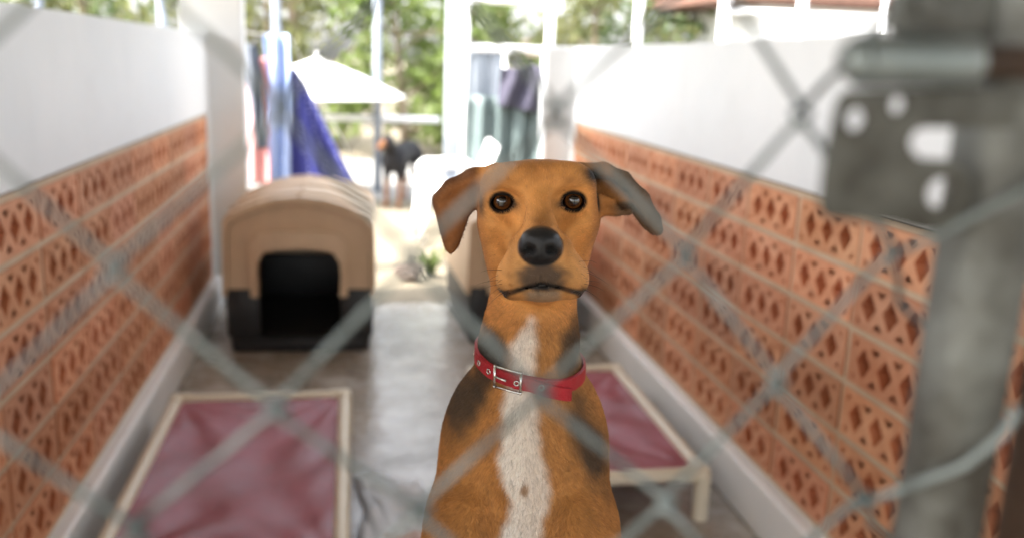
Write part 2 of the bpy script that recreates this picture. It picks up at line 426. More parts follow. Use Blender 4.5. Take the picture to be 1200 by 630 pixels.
# dark blue blanket with small pale dots
m = mat('dotted_blue', (.035, .04, .21), .95, bump=.3, bscale=120); M_dots = m  # base stays deep blue
n_, l_ = m.node_tree.nodes, m.node_tree.links
tc = n_.new('ShaderNodeTexCoord'); vo = n_.new('ShaderNodeTexVoronoi'); vo.inputs['Scale'].default_value = 28; vo.inputs['Randomness'].default_value = .25
l_.new(tc.outputs['Object'], vo.inputs['Vector'])
rp = n_.new('ShaderNodeValToRGB'); rp.color_ramp.elements[0].position = .2; rp.color_ramp.elements[1].position = .26
rp.color_ramp.elements[0].color = (.30, .33, .62, 1); rp.color_ramp.elements[1].color = (.035, .04, .21, 1)
l_.new(vo.outputs['Distance'], rp.inputs['Fac']); l_.new(rp.outputs[0], n_['Principled BSDF'].inputs['Base Color'])
hung('dotted_blanket', 'dark blue dotted blanket draped to a point from the cord', 'blanket', M_dots,
     lambda u, v: (-.392+(.03+.36*(v**.85))*u, 5.90+.03*math.sin(u*10)*v, 1.25-.70*v+.03*u*(1-v)))

# ------------------------------------------------------------------ yard: parasol, chair, railing, frames
t = thing('parasol', 'low white parasol open over the sunlit yard', 'parasol', (-.33, 9.0, 0))
bm = bmesh.new(); cz, rz_ = 1.33, .98; n = 8; rad = .86
top = bm.verts.new((0, 0, cz)); top2 = bm.verts.new((0, 0, cz-.012))
o_ = [bm.verts.new((rad*math.cos(2*math.pi*k/n+.2), rad*math.sin(2*math.pi*k/n+.2), rz_)) for k in range(n)]
mid = [bm.verts.new((rad*.52*math.cos(2*math.pi*k/n+.2), rad*.52*math.sin(2*math.pi*k/n+.2), rz_+(cz-rz_)*.53)) for k in range(n)]
vo_ = [bm.verts.new((rad*math.cos(2*math.pi*k/n+.2), rad*math.sin(2*math.pi*k/n+.2), rz_-.012)) for k in range(n)]
for k in range(n):
    j = (k+1) % n
    bm.faces.new((top, mid[k], mid[j])); bm.faces.new((mid[k], o_[k], o_[j], mid[j])); bm.faces.new((o_[k], vo_[k], vo_[j], o_[j])); bm.faces.new((vo_[j], vo_[k], top2))
obj('canopy', bm, M_wplastic, t)
bm = bmesh.new(); tube(bm, [(0, 0, 0), (0, 0, cz-.02)], .018, 8); tube(bm, [(0, 0, cz-.01), (0, 0, cz+.05)], [.02, .006], 8); obj('pole', bm, M_white, t, True)
bm = bmesh.new(); tube(bm, [(0, 0, -.02), (0, 0, .04), (0, 0, .07)], [.2, .19, .05], 20); obj('base', bm, M_white, t, 'auto')

t = thing('plastic_chair', 'white moulded plastic chair standing behind the dog', 'chair', (.72, 7.1, -.03), R(-84)); t.scale = (.88, .88, .92)
bm = bmesh.new()      # local: the sitter faces -y
v, f = sheet(lambda u, v: ((u-.5)*.46, -.22+.46*v, .43-.025*math.sin(math.pi*u)*(1-.4*v)-.02*(1-v)**4), 10, 10, .012)
obj('seat', (v, f), M_wplastic, t, True)
v, f = sheet(lambda u, v: ((u-.5)*(.46-.10*v*v), .24+.15*v-.05*(1-(2*u-1)**2)+.05, .41+.44*v*(1-.12*(2*u-1)**2)), 12, 12, .012)
obj('backrest', (v, f), M_wplastic, t, True)
for sx in (-1, 1):
    for sy, y1 in ((-1, -.25), (1, .29)):
        bm = bmesh.new(); tube(bm, [(sx*.215, sy*.2, .42), (sx*.25, y1, 0)], [.028, .02], 8); obj('leg', bm, M_wplastic, t, True)
    bm = bmesh.new(); tube(bm, [(sx*.235, -.2, .41), (sx*.25, -.2, .60), (sx*.25, -.15, .64), (sx*.245, .15, .645), (sx*.22, .27, .62)], .02, 8); obj('armrest', bm, M_wplastic, t, True)

t = thing('white_column', 'thick white column standing between the railing and the framed pen', 'column', (1.01, 9.42, 0))
bm = bmesh.new(); box(bm, -.07, .07, -.07, .07, -.03, 3.4, .012); obj('shaft', bm, M_pale, t)
bm = bmesh.new(); box(bm, -.12, .12, -.12, .12, -.028, .14, .01); obj('plinth', bm, M_white, t)

t = thing('yard_railing', 'slim pale railing with tall round poles across the yard', 'railing', (0, 9.45, 0))
for x, h in ((-2.9, 2.6), (-1.8, 2.6), (-.735, 2.6), (.25, 2.6)):
    bm = bmesh.new(); tube(bm, [(x, 0, -.03), (x, 0, h)], .042, 10); obj('pole', bm, M_bluegrey, t, True)
for z in (.735, 2.3):
    bm = bmesh.new(); tube(bm, [(-2.9, .05, z), (.89, .05, z)], .03, 10); obj('rail', bm, M_white, t, True)

def tube_frame(name, label, cat, y, posts, rails):
    t = thing(name, label, cat, (0, y, 0))
    for x, h, r in posts:
        bm = bmesh.new(); tube(bm, [(x, 0, -.03), (x, 0, h)], r, 10); obj('post', bm, M_white, t, True)
    for x0, x1, z in rails:
        bm = bmesh.new(); tube(bm, [(x0, .03, z), (x1, .03, z)], .03, 10); obj('rail', bm, M_white, t, True)
    return t
tube_frame('pen_frame', 'white tubular pen frame carrying the teal tarp and purple cloth', 'frame', 7.6, [(.915, 1.9, .03), (1.62, 1.9, .035), (1.25, 1.46, .02)], [(.93, 1.60, 1.455), (.80, 1.66, 1.84), (.93, 1.60, .1)])
tube_frame('far_fence', 'white post and rail fence seen above the right-hand plaster', 'fence', 9.5, [(2.97, 2.7, .045), (3.92, 2.7, .06), (4.80, 2.7, .05), (5.8, 2.7, .05)], [(2.97, 5.8, 2.45), (3.92, 5.8, 1.96)])
M_tarp = mat('teal_tarp', (.075, .105, .105), .6, (.11, .145, .145), 3, .25, 30)
M_purple = mat('purple_cotton', (.035, .033, .055), .95, (.055, .052, .075), 6, .3, 120)
hung('tarp', 'grey teal tarp hanging in folds on the white pen frame', 'tarp', M_tarp, lambda u, v: (.93+.68*u, 7.52+.03*math.sin(u*26+v)+.012*math.sin(u*61), 1.07-.98*v), 60, 14)
hung('purple_cloth', 'purple cloth slung over the white pen frame', 'cloth', M_purple, lambda u, v: (1.20+.375*u-.03*v, 7.46+.03*math.sin(u*12+v*3), 1.30+.03*u-(.30+.09*u)*v), 26, 18)
M_sheer = mat('pale_sheet', (.20, .23, .27), .9, (.26, .29, .33), 3)
hung('pale_sheet', 'pale grey sheet hanging behind the purple cloth', 'sheet', M_sheer, lambda u, v: (.935+.33*u, 7.66+.02*math.sin(u*14), 1.43-.40*v), 20, 10)

# stone and a tuft of weeds just past the drain
def blob(name, label, cat, loc, r, m, seed):
    bm = bmesh.new(); bmesh.ops.create_icosphere(bm, subdivisions=4, radius=1); q = np.random.default_rng(seed); ph = q.uniform(0, 6, 6)
    for v in bm.verts:
        p = v.co.copy(); k = 1+.10*math.sin(3*p.x+ph[0])+.10*math.sin(4*p.y+ph[1])+.06*math.sin(7*p.z+5*p.x+ph[2])+.04*math.sin(11*p.y+9*p.x+ph[3])
        v.co = Vector((p.x*r[0]*k, p.y*r[1]*k, max(p.z, -.7)*r[2]*k))
    return tag(obj(name, bm, m, None, True, loc), label, cat)
M_stone = mat('stone', (.15, .10, .08), .9, (.24, .18, .15), 9, .5, 40)
blob('stone', 'brownish stone on the soil between the two dog houses', 'stone', (.345, 5.66, .02), (.07, .06, .055), M_stone, 4)

def leaf_mat(name, a, b, sc):
    m = mat(name, a, .55, b, sc, attr=None); p = m.node_tree.nodes['Principled BSDF']
    n, l = m.node_tree.nodes, m.node_tree.links
    tr = n.new('ShaderNodeBsdfTranslucent'); mx = n.new('ShaderNodeMixShader'); mx.inputs[0].default_value = .6
    src = [k.from_socket for k in l if k.to_socket == p.inputs['Base Color']][0]
    l.new(src, tr.inputs['Color']); out = n['Material Output']
    l.new(p.outputs[0], mx.inputs[1]); l.new(tr.outputs[0], mx.inputs[2]); l.new(mx.outputs[0], out.inputs['Surface'])
    return m
M_leafA = leaf_mat('leaf_bright', (.10, .15, .03), (.17, .21, .07), 2.2)
M_leafB = leaf_mat('leaf_mid', (.08, .12, .045), (.13, .17, .08), 1.6)
M_leafC = leaf_mat('leaf_dry', (.11, .13, .04), (.19, .19, .085), 1.8)
M_bark = mat('bark', (.10, .075, .05), .95, (.20, .16, .11), 12, .6, 30)
def leaf_faces(n, centre_fn, size, seed):
    q = np.random.default_rng(seed)
    P = np.array([centre_fn(q) for _ in range(n)])
    D = q.normal(size=(n, 3)); D /= np.linalg.norm(D, axis=1, keepdims=True)
    E = np.cross(D, q.normal(size=(n, 3))); E /= np.linalg.norm(E, axis=1, keepdims=True)
    S = size*q.uniform(.6, 1.4, (n, 1))
    V = np.stack([P-D*S, P+E*S*.45, P+D*S, P-E*S*.45], 1).reshape(-1, 3)
    return V, [(4*i, 4*i+1, 4*i+2, 4*i+3) for i in range(n)]
t = thing('weed_tuft', 'small green weed sprouting beyond the drain between dog houses', 'plant', (.47, 5.70, -.03))
def weedc(q):
    a = q.uniform(0, 6.28); h = q.uniform(0, 1); return (.02+.09*h*math.cos(a), .09*h*math.sin(a), .02+.20*h*q.uniform(.6, 1))
obj('foliage', leaf_faces(150, weedc, .028, 3), M_leafA, t)
bm = bmesh.new()
for k in range(7):
    a = k*.9; tube(bm, [(0, 0, 0), (.04*math.cos(a), .04*math.sin(a), .09), (.08*math.cos(a), .08*math.sin(a), .15)], [.004, .003, .001], 5)
obj('stem', bm, M_leafB, t)

def make_tree(name, label, cat, group, loc, H, RAD, trunk_r, lm, nleaf, lsize, seed, low=.12):
    t = thing(name, label, cat, loc, 0, group)
    q = random.Random(seed)
    bm = bmesh.new(); lean = (q.uniform(-.2, .2), q.uniform(-.2, .2))
    tr = [(0, 0, -.1), (lean[0]*.3, lean[1]*.3, H*.25), (lean[0]*.7, lean[1]*.7, H*.55), (lean[0], lean[1], H*.85)]
    tube(bm, tr, [trunk_r*1.25, trunk_r, trunk_r*.7, trunk_r*.2], 9)
    tips = []
    for k in range(16):
        z = H*q.uniform(low, .8); a = q.uniform(0, 6.28); L = RAD*q.uniform(.45, .95)
        b = Vector((lean[0]*z/H, lean[1]*z/H, z)); tip = b+Vector((L*math.cos(a), L*math.sin(a), L*q.uniform(.15, .7)))
        mid = (b+tip)/2+Vector((0, 0, -.05*L)); tube(bm, [b, mid, tip], [trunk_r*.4, trunk_r*.25, trunk_r*.08], 6); tips.append((tip, mid))
    obj('trunk', bm, M_bark, t, True)
    cl = []
    for tip, mid in tips: cl += [(tip, RAD*q.uniform(.22, .40)), (mid.lerp(tip, .4), RAD*q.uniform(.18, .32))]
    if low < .05:
        for k in range(14): a = q.uniform(0, 6.28); cl.append((Vector((RAD*q.uniform(.4, .8)*math.cos(a), RAD*q.uniform(.4, .8)*math.sin(a), H*q.uniform(.08, .4))), RAD*q.uniform(.22, .34)))
    for k in range(5): cl.append((Vector((lean[0]+q.uniform(-.4, .4)*RAD, lean[1]+q.uniform(-.4, .4)*RAD, H*q.uniform(.8, .97))), RAD*q.uniform(.22, .36)))
    def cf(qq):
        c, r = cl[qq.integers(len(cl))]; d = qq.normal(size=3); d /= np.linalg.norm(d)
        return np.array(c)+d*r*qq.uniform(.25, 1)**.6*np.array((1.1, 1.1, .75))
    obj('crown', leaf_faces(nleaf, cf, lsize, seed), lm, t)
    return t
shrubs = [(-6.2, 13.2, 2.9, 1.6, M_leafA), (-3.6, 13.8, 3.2, 1.7, M_leafC), (-1.3, 14.6, 3.0, 1.6, M_leafC), (.75, 13.0, 2.7, 1.35, M_leafA), (1.9, 14.4, 3.1, 1.5, M_leafA), (3.6, 13.4, 2.9, 1.5, M_leafC), (5.2, 14.2, 3.3, 1.6, M_leafB), (7.2, 13.6, 3.0, 1.6, M_leafC), (9.6, 14.4, 3.2, 1.7, M_leafA)]
names = ['bright green shrub rising over the white wall left of the column', 'dry yellowish shrub showing behind the pink towel', 'dry yellowish shrub behind the white parasol', 'bright green shrub between the railing pole and the white column', 'bright green shrub behind the pen frame', 'dry yellowish shrub over the near corner of the right wall', 'darker green shrub above the middle of the right wall', 'dry yellowish shrub beyond the white rail', 'bright green shrub beside the brown-roofed building']
for i, (x, y, h, rad, lm) in enumerate(shrubs):
    make_tree('shrub', names[i], 'shrub', 'shrubs beyond the yard', (x, y, -.03), h, rad, .05, lm, 2700, .085, 40+i, .02)
trees = [(-5, 19, 6.5, 2.9, M_leafB), (-1.2, 20.5, 7.5, 3.2, M_leafC), (3.2, 19.5, 7, 3.0, M_leafB), (7.4, 20.5, 6.6, 3.0, M_leafB), (11.5, 19.5, 7, 3.1, M_leafC)]
tn = ['tall green tree far behind the left wall', 'tall dry-leaved tree far behind the parasol', 'tall green tree far behind the pen frame', 'tall green tree far behind the white far fence', 'tall dry-leaved tree far behind the brown-roofed building']
for i, (x, y, h, rad, lm) in enumerate(trees):
    make_tree('tree', tn[i], 'tree', 'trees far beyond the yard', (x, y, -.03), h, rad, .14, lm, 1700, .15, 70+i, .10)
# neighbouring hut
t = thing('hut', 'low white hut with a dark brown roof beyond the right wall', 'hut', (6.9, 11.3, -.03))
bm = bmesh.new(); box(bm, -1.75, 1.75, 0, 2.4, 0, 2.2, .01); obj('wall', bm, M_white, t)
M_tile = mat('brown_roof', (.10, .05, .035), .8, (.17, .085, .06), 14, .5, 40)
bm = bmesh.new()
for z, y0 in ((2.21, -.35), (2.34, .0), (2.47, .35)): box(bm, -2.4, 2.1, y0, 2.7-y0, z, z+.12, .02)
obj('roof', bm, M_tile, t)
bm = bmesh.new(); box(bm, -.6, .2, -.012, .01, .9, 1.7); obj('window', bm, M_dark, t)

# ------------------------------------------------------------------ chain-link gate close to the camera
GY = .242
cols = [-0.05979, -0.01979, 0.01737, 0.05487, 0.09346, 0.12498, 0.15908]
while cols[0] > -.66: cols.insert(0, cols[0]-.0388)
c0 = len(cols)-7                         # index of the column at -.084
rows = {-1: 1.3874, 0: 1.34719, 1: 1.3059, 2: 1.26604, 3: 1.22975}
for r in range(-2, -16, -1): rows[r] = rows[r+1]+.0395
for r in range(4, 34): rows[r] = rows[r-1]-.0388
rmin, rmax = min(rows), max(rows)
jit = {}
def node(j, r):
    if (j, r) not in jit: jit[(j, r)] = (rng.uniform(-.0019, .0019), rng.uniform(-.0019, .0019))
    a, b = jit[(j, r)]; return cols[j]+a, rows[r]+b
gate = thing('chain_link_gate', 'galvanised chain-link gate between the camera and the brown dog', 'gate', (0, GY, 0))
bm = bmesh.new(); WR, WEe = .00118, .0022
for j in range(len(cols)-1):
    pts = []
    rr = list(range(rmin, rmax+1))
    for i, r in enumerate(rr):
        at_left = ((j-c0)+r) % 2 != 0
        x, z = node(j if at_left else j+1, r)
        bend = -.0022 if at_left else .0022
        # going down from a left node: in front; from a right node: behind
        s_in, s_out = (WEe, -WEe) if at_left else (-WEe, WEe)
        if i: 
            px, pz = prev
            pts.append((x+bend*.4+(px-x)*.09, s_in, z+(pz-z)*.09)); 
        pts.append((x+bend, s_in*.55, z+.0011)); pts.append((x+bend, s_out*.55, z-.0011))
        if i < len(rr)-1:
            at2 = not at_left; nx, nz = node(j if at2 else j+1, rr[i+1])
            pts.append((x+bend*.4+(nx-x)*.09, s_out, z+(nz-z)*.09))
        prev = (x, z)
    tube(bm, pts, WR, 7)
# ends of the last wire: one passes behind the stile, one hooks round its front
for r in range(rmin, rmax+1):
    if ((len(cols)-1-c0)+r) % 2 != 0:
        x, z = node(len(cols)-1, r)
        tube(bm, [(x, .002, z), (x+.009, .008, z-.009), (x+.0165, .0175, z-.020), (x+.028, .0193, z-.029), (x+.041, .0165, z-.031)], WR, 7)
        if r % 4 == 3:
            tube(bm, [(x-.004, -.002, z-.0025), (x+.008, -.008, z+.0066), (x+.0213, -.0168, z+.018), (x+.030, -.0193, z+.028), (x+.0338, -.0193, z+.035), (x+.0338, -.0183, z+.0377)], [WR*1.15]*5+[WR*1.05], 9)
        else:
            tube(bm, [(x, -.0025, z), (x+.009, -.0098, z+.0082), (x+.0197, -.0176, z+.018), (x+.033, -.0176, z+.0254), (x+.0443, -.0082, z+.0295)], WR, 7)
obj('wire_mesh', bm, M_wire, gate, True)
SX = .1888
bm = bmesh.new(); tube(bm, [(SX, 0, .06), (SX-.003, 0, 1.0), (SX+.008, 0, 1.95)], .0136, 24); obj('stile', bm, M_galv, gate, 'auto')
bm = bmesh.new(); tube(bm, [(-.685, 0, .06), (-.685, 0, 1.95)], .0136, 24); obj('stile', bm, M_galv, gate, 'auto')
for z in (.045, 1.965):
    bm = bmesh.new(); tube(bm, [(-.70, 0, z), (SX+.015, 0, z)], .0136, 24); obj('cross_rail', bm, M_galv, gate, 'auto')
# latch plate: a cut steel plate with three round holes and an open slot, welded in front of the stile
def plate_mesh(outer, holes, th, bev, mtl, name, parent, y):
    cu = bpy.data.curves.new(name+'_outline', 'CURVE'); cu.dimensions = '2D'; cu.fill_mode = 'BOTH'; cu.extrude = th/2; cu.bevel_depth = bev; cu.bevel_resolution = 2
    for lp in [outer]+holes:
        s = cu.splines.new('POLY'); s.points.add(len(lp)-1); s.use_cyclic_u = True
        for p, (x, z) in zip(s.points, lp): p.co = (x, z, 0, 1)
    tmp = bpy.data.objects.new('outline', cu); COL.objects.link(tmp)
    dg = bpy.context.evaluated_depsgraph_get()
    me = bpy.data.meshes.new_from_object(tmp.evaluated_get(dg)); me.name = name
    bpy.data.objects.remove(tmp); bpy.data.curves.remove(cu)
    me.transform(Matrix.Rotation(R(90), 4, 'X')); me.materials.clear(); me.materials.append(mtl)
    o = bpy.data.objects.new(name, me); o.location = (0, y, 0); return link(o, parent)
def circ(x, z, r, n=28, a0=0, a1=360): return [(x+r*math.cos(R(a0+(a1-a0)*k/n)), z+r*math.sin(R(a0+(a1-a0)*k/n))) for k in range(n if a1-a0 == 360 else n+1)]
def rounded(pts, rad, n=5):
    out = []
    for i, p in enumerate(pts):
        a, b, c = Vector(pts[i-1]), Vector(p), Vector(pts[(i+1) % len(pts)])
        d1, d2 = (a-b), (c-b); k = min(rad, d1.length*.45, d2.length*.45)
        s, e = b+d1.normalized()*k, b+d2.normalized()*k
        for j in range(n):
            t_ = j/(n-1); q = s*(1-t_)**2+b*2*t_*(1-t_)+e*t_*t_; out.append((q.x, q.y))
    return out
outer = rounded([(0.13061, 1.35501), (0.18648, 1.35715), (0.18648, 1.34683), (0.15374, 1.34612), (0.15125, 1.34149), (0.15516, 1.33687), (0.16833, 1.33652), (0.17473, 1.32868), (0.17154, 1.31943), (0.16228, 1.31623), (0.14876, 1.31943), (0.12883, 1.3205), (0.12847, 1.33509)], .0039)
pl = plate_mesh(outer, [circ(0.13559, 1.34754, 0.00342), circ(0.14769, 1.35182, 0.00285), circ(0.16406, 1.32762, 0.0047)], .0022, .0004, M_plate, 'latch_plate', gate, -.0107)
bm = bmesh.new(); hollow(bm, (0.1331, -.0143, 1.36321), (0.16548, -.0143, 1.36391), .0071, .0021); obj('latch_sleeve', bm, M_sleeve, gate, 'auto')
bm = bmesh.new(); tube(bm, [(0.13295, -.0143, 1.36321), (0.21353, -.0143, 1.36512)], .0046, 18); obj('latch_bolt', bm, M_rust, gate, 'auto')
bm = bmesh.new(); tube(bm, [(0.12812, -.0143, 1.36228), (0.13061, -.0143, 1.36285), (0.13282, -.0143, 1.36321)], [.0036, .0058, .0061], 16); obj('bolt_knob', bm, M_sleeve, gate, 'auto')
bm = bmesh.new(); hollow(bm, (SX+.0025, -.001, 1.3686), (SX+.0025, -.001, 1.390), .0162, .0022); box(bm, .146, SX-.012, -.0074, -.003, 1.371, 1.387, .0015); tube(bm, [(.1525, -.0127, 1.379), (.1525, .004, 1.379)], .0036, 6); obj('tension_band', bm, M_galv, gate, 'auto')
fp = thing('fence_post', 'rusty brown round post standing against the gate latch', 'post', (.2352, .246, 0))
bm = bmesh.new(); tube(bm, [(0, 0, -.02), (0, 0, 2.1)], .0164, 24); obj('pipe', bm, M_rust, fp, 'auto')
bm = bmesh.new(); hollow(bm, (0, 0, 1.298), (0, 0, 1.317), .0187, .0022); box(bm, -.003, .003, -.031, -.0182, 1.2996, 1.3154, .0015); obj('clamp', bm, M_galv, fp, 'auto')

# ------------------------------------------------------------------ animals: one continuous skin grown from a distance field
def smin(a, b, k):
    h = np.maximum(k-np.abs(a-b), 0)/k
    return np.minimum(a, b)-h*h*k*.25
def sd_ell(p, c, r):
    q = p-np.array(c); r = np.array(r)
    k0 = np.linalg.norm(q/r, axis=1); k1 = np.linalg.norm(q/(r*r), axis=1)
    return k0*(k0-1)/np.maximum(k1, 1e-9)
def sd_cone(p, a, b, ra, rb):
    a, b = np.array(a), np.array(b); ba = b-a; pa = p-a
    t = np.clip(pa@ba/(ba@ba), 0, 1)
    return np.linalg.norm(pa-t[:, None]*ba, axis=1)-(ra+(rb-ra)*t)
def sd_poly(x, z, P):
    P = np.array(P); d = np.full(x.shape, 1e9); s = np.ones(x.shape); n = len(P)
    for i in range(n):
        j = i-1; e = P[j]-P[i]; wx, wz = x-P[i, 0], z-P[i, 1]
        t = np.clip((wx*e[0]+wz*e[1])/(e@e), 0, 1)
        d = np.minimum(d, (wx-e[0]*t)**2+(wz-e[1]*t)**2)
        c1 = z >= P[i, 1]; c2 = z < P[j, 1]; c3 = e[0]*wz > e[1]*wx
        f = (c1 & c2 & c3) | (~c1 & ~c2 & ~c3); s = np.where(f, -s, s)
    return s*np.sqrt(d)
def surface_nets(fn, xs, ys, zs, stride=4, far=.05):
    xs, ys, zs = map(np.asarray, (xs, ys, zs)); nx, ny, nz = len(xs), len(ys), len(zs)
    ci, cj, ck = (np.unique(np.r_[np.arange(0, n, stride), n-1]) for n in (nx, ny, nz))
    g = np.stack(np.meshgrid(xs[ci], ys[cj], zs[ck], indexing='ij'), -1)
    cv = fn(g.reshape(-1, 3)).reshape(g.shape[:3])
    hx, hy, hz = (np.diff(a[c]) for a, c in ((xs, ci), (ys, cj), (zs, ck)))
    full = np.empty((nx, ny, nz), np.float32); need = np.zeros((nx, ny, nz), bool)
    mi = np.searchsorted(ci, np.arange(nx), 'right')-1; mj = np.searchsorted(cj, np.arange(ny), 'right')-1; mk = np.searchsorted(ck, np.arange(nz), 'right')-1
    full[:] = cv[np.ix_(mi, mj, mk)]
    ext = np.sqrt(hx[:, None, None]**2+hy[None, :, None]**2+hz[None, None, :]**2)*1.15+.004
    nb = np.zeros(ext.shape, bool)
    for a in (0, 1):
        for b in (0, 1):
            for c in (0, 1):
                nb |= np.abs(cv[a:a+len(hx), b:b+len(hy), c:c+len(hz)]) < ext
    need = nb[np.ix_(np.minimum(mi, len(hx)-1), np.minimum(mj, len(hy)-1), np.minimum(mk, len(hz)-1))]
    for ax in range(3):
        need |= np.roll(need, 1, ax)
    idx = np.argwhere(need)
    full[need] = fn(np.stack([xs[idx[:, 0]], ys[idx[:, 1]], zs[idx[:, 2]]], 1)).astype(np.float32)
    s = full < 0
    cnt = np.zeros((nx-1, ny-1, nz-1), np.int8)
    for a in (0, 1):
        for b in (0, 1):
            for c in (0, 1): cnt += s[a:nx-1+a, b:ny-1+b, c:nz-1+c]
    act = np.argwhere((cnt > 0) & (cnt < 8)); idm = np.full(cnt.shape, -1, np.int32); idm[tuple(act.T)] = np.arange(len(act))
    acc = np.zeros((len(act), 3)); w = np.zeros(len(act)); A = [xs, ys, zs]
    corners = [(a, b, c) for a in (0, 1) for b in (0, 1) for c in (0, 1)]
    for p in corners:
        for ax in range(3):
            if p[ax]: continue
            q = list(p); q[ax] = 1
            i0, i1 = act+np.array(p), act+np.array(q)
            v0, v1 = full[tuple(i0.T)], full[tuple(i1.T)]; cr = (v0 < 0) != (v1 < 0)
            t = np.where(cr, v0/np.where(cr, v0-v1, 1), 0)
            P0 = np.stack([A[k][i0[:, k]] for k in range(3)], 1); P1 = np.stack([A[k][i1[:, k]] for k in range(3)], 1)
            acc += np.where(cr[:, None], P0+(P1-P0)*t[:, None], 0); w += cr
    V = acc/w[:, None]; F = []
    for ax in range(3):
        b, c = (ax+1) % 3, (ax+2) % 3
        sl0 = [slice(None)]*3; sl1 = [slice(None)]*3; sl0[ax] = slice(0, -1); sl1[ax] = slice(1, None)
        s0, s1 = s[tuple(sl0)], s[tuple(sl1)]
        e = np.argwhere(s0 != s1); inside = s0[tuple(e.T)]
        ok = (e[:, b] > 0) & (e[:, c] > 0) & (e[:, b] < s.shape[b]-1) & (e[:, c] < s.shape[c]-1); e, inside = e[ok], inside[ok]
        def cell(db, dc):
            q = e.copy(); q[:, b] -= db; q[:, c] -= dc; return idm[tuple(q.T)]
        quad = np.stack([cell(1, 1), cell(0, 1), cell(0, 0), cell(1, 0)], 1)
        quad[~inside] = quad[~inside][:, ::-1]; F.append(quad)
    return V, np.vstack(F)
def grid_axis(segs):
    out = [segs[0][0]]
    for a, b, h in segs:
        n = max(1, int(round((b-a)/h))); out += list(a+(b-a)*np.arange(1, n+1)/n)
    return np.array(out)
def mesh_from(name, V, F, m, parent):
    me = bpy.data.meshes.new(name); me.vertices.add(len(V)); me.vertices.foreach_set('co', V.astype(np.float32).ravel())
    me.loops.add(F.size); me.loops.foreach_set('vertex_index', F.astype(np.int32).ravel())
    me.polygons.add(len(F)); me.polygons.foreach_set('loop_start', np.arange(0, F.size, 4, dtype=np.int32))
    try: me.polygons.foreach_set('loop_total', np.full(len(F), 4, np.int32))
    except Exception: pass
    me.polygons.foreach_set('use_smooth', np.ones(len(F), bool)); me.update(calc_edges=True); me.validate()
    me.materials.append(m); o = bpy.data.objects.new(name, me); return link(o, parent)
def sstep(a, b, x):
    t = np.clip((x-a)/(b-a), 0, 1); return t*t*(3-2*t)

# ---- the brown dog, reared up at the gate.  Design space: x to its left side's right as seen from the gate, y away from the gate
DS, LIFT = .87, .1768
def design_to_local(P): return np.asarray(P)*DS+np.array([0, 0, LIFT])
tl, ro = R(8.6), .055
Hx = np.array([math.cos(ro), 0, math.sin(ro)]); Hz0 = np.array([0, math.sin(tl), math.cos(tl)])
Hz = Hz0-Hx*(Hz0@Hx); Hz /= np.linalg.norm(Hz); Hy = np.cross(Hz, Hx)
HO = np.array([-.0025, 0, 1.221]); HM = np.stack([Hx, Hy, Hz], 1)
def to_head(P): return (P-HO)@HM
def from_head(q): return HO+np.asarray(q)@HM.T
EYES = [(-.0365, .0095, .0), (.0365, .0095, .0)]; ER = .0128
EARL = [(-.040, .034), (-.052, .037), (-.064, .035), (-.078, .0305), (-.093, .0245), (-.106, .0170), (-.1145, .0075), (-.1145, -.003), (-.1105, -.016), (-.105, -.036), (-.1005, -.0495), (-.0955, -.0555), (-.0895, -.0535), (-.084, -.045), (-.079, -.030), (-.0745, -.0165), (-.068, -.006), (-.05, .004), (-.04, .012)]
EARR = [(.040, .034), (.050, .0385), (.068, .036), (.088, .027), (.106, .007), (.120, -.014), (.130, -.033), (.124, -.040), (.112, -.031), (.098, -.012), (.085, -.0125), (.070, -.017), (.058, -.013), (.048, .002)]
def ear_y(x, z, s):
    if s < 0: return .044+.26*z+13*(x+.086)**2+.0030*np.sin(x*120+z*45)
    return .048+.10*z+9*(x-.10)**2
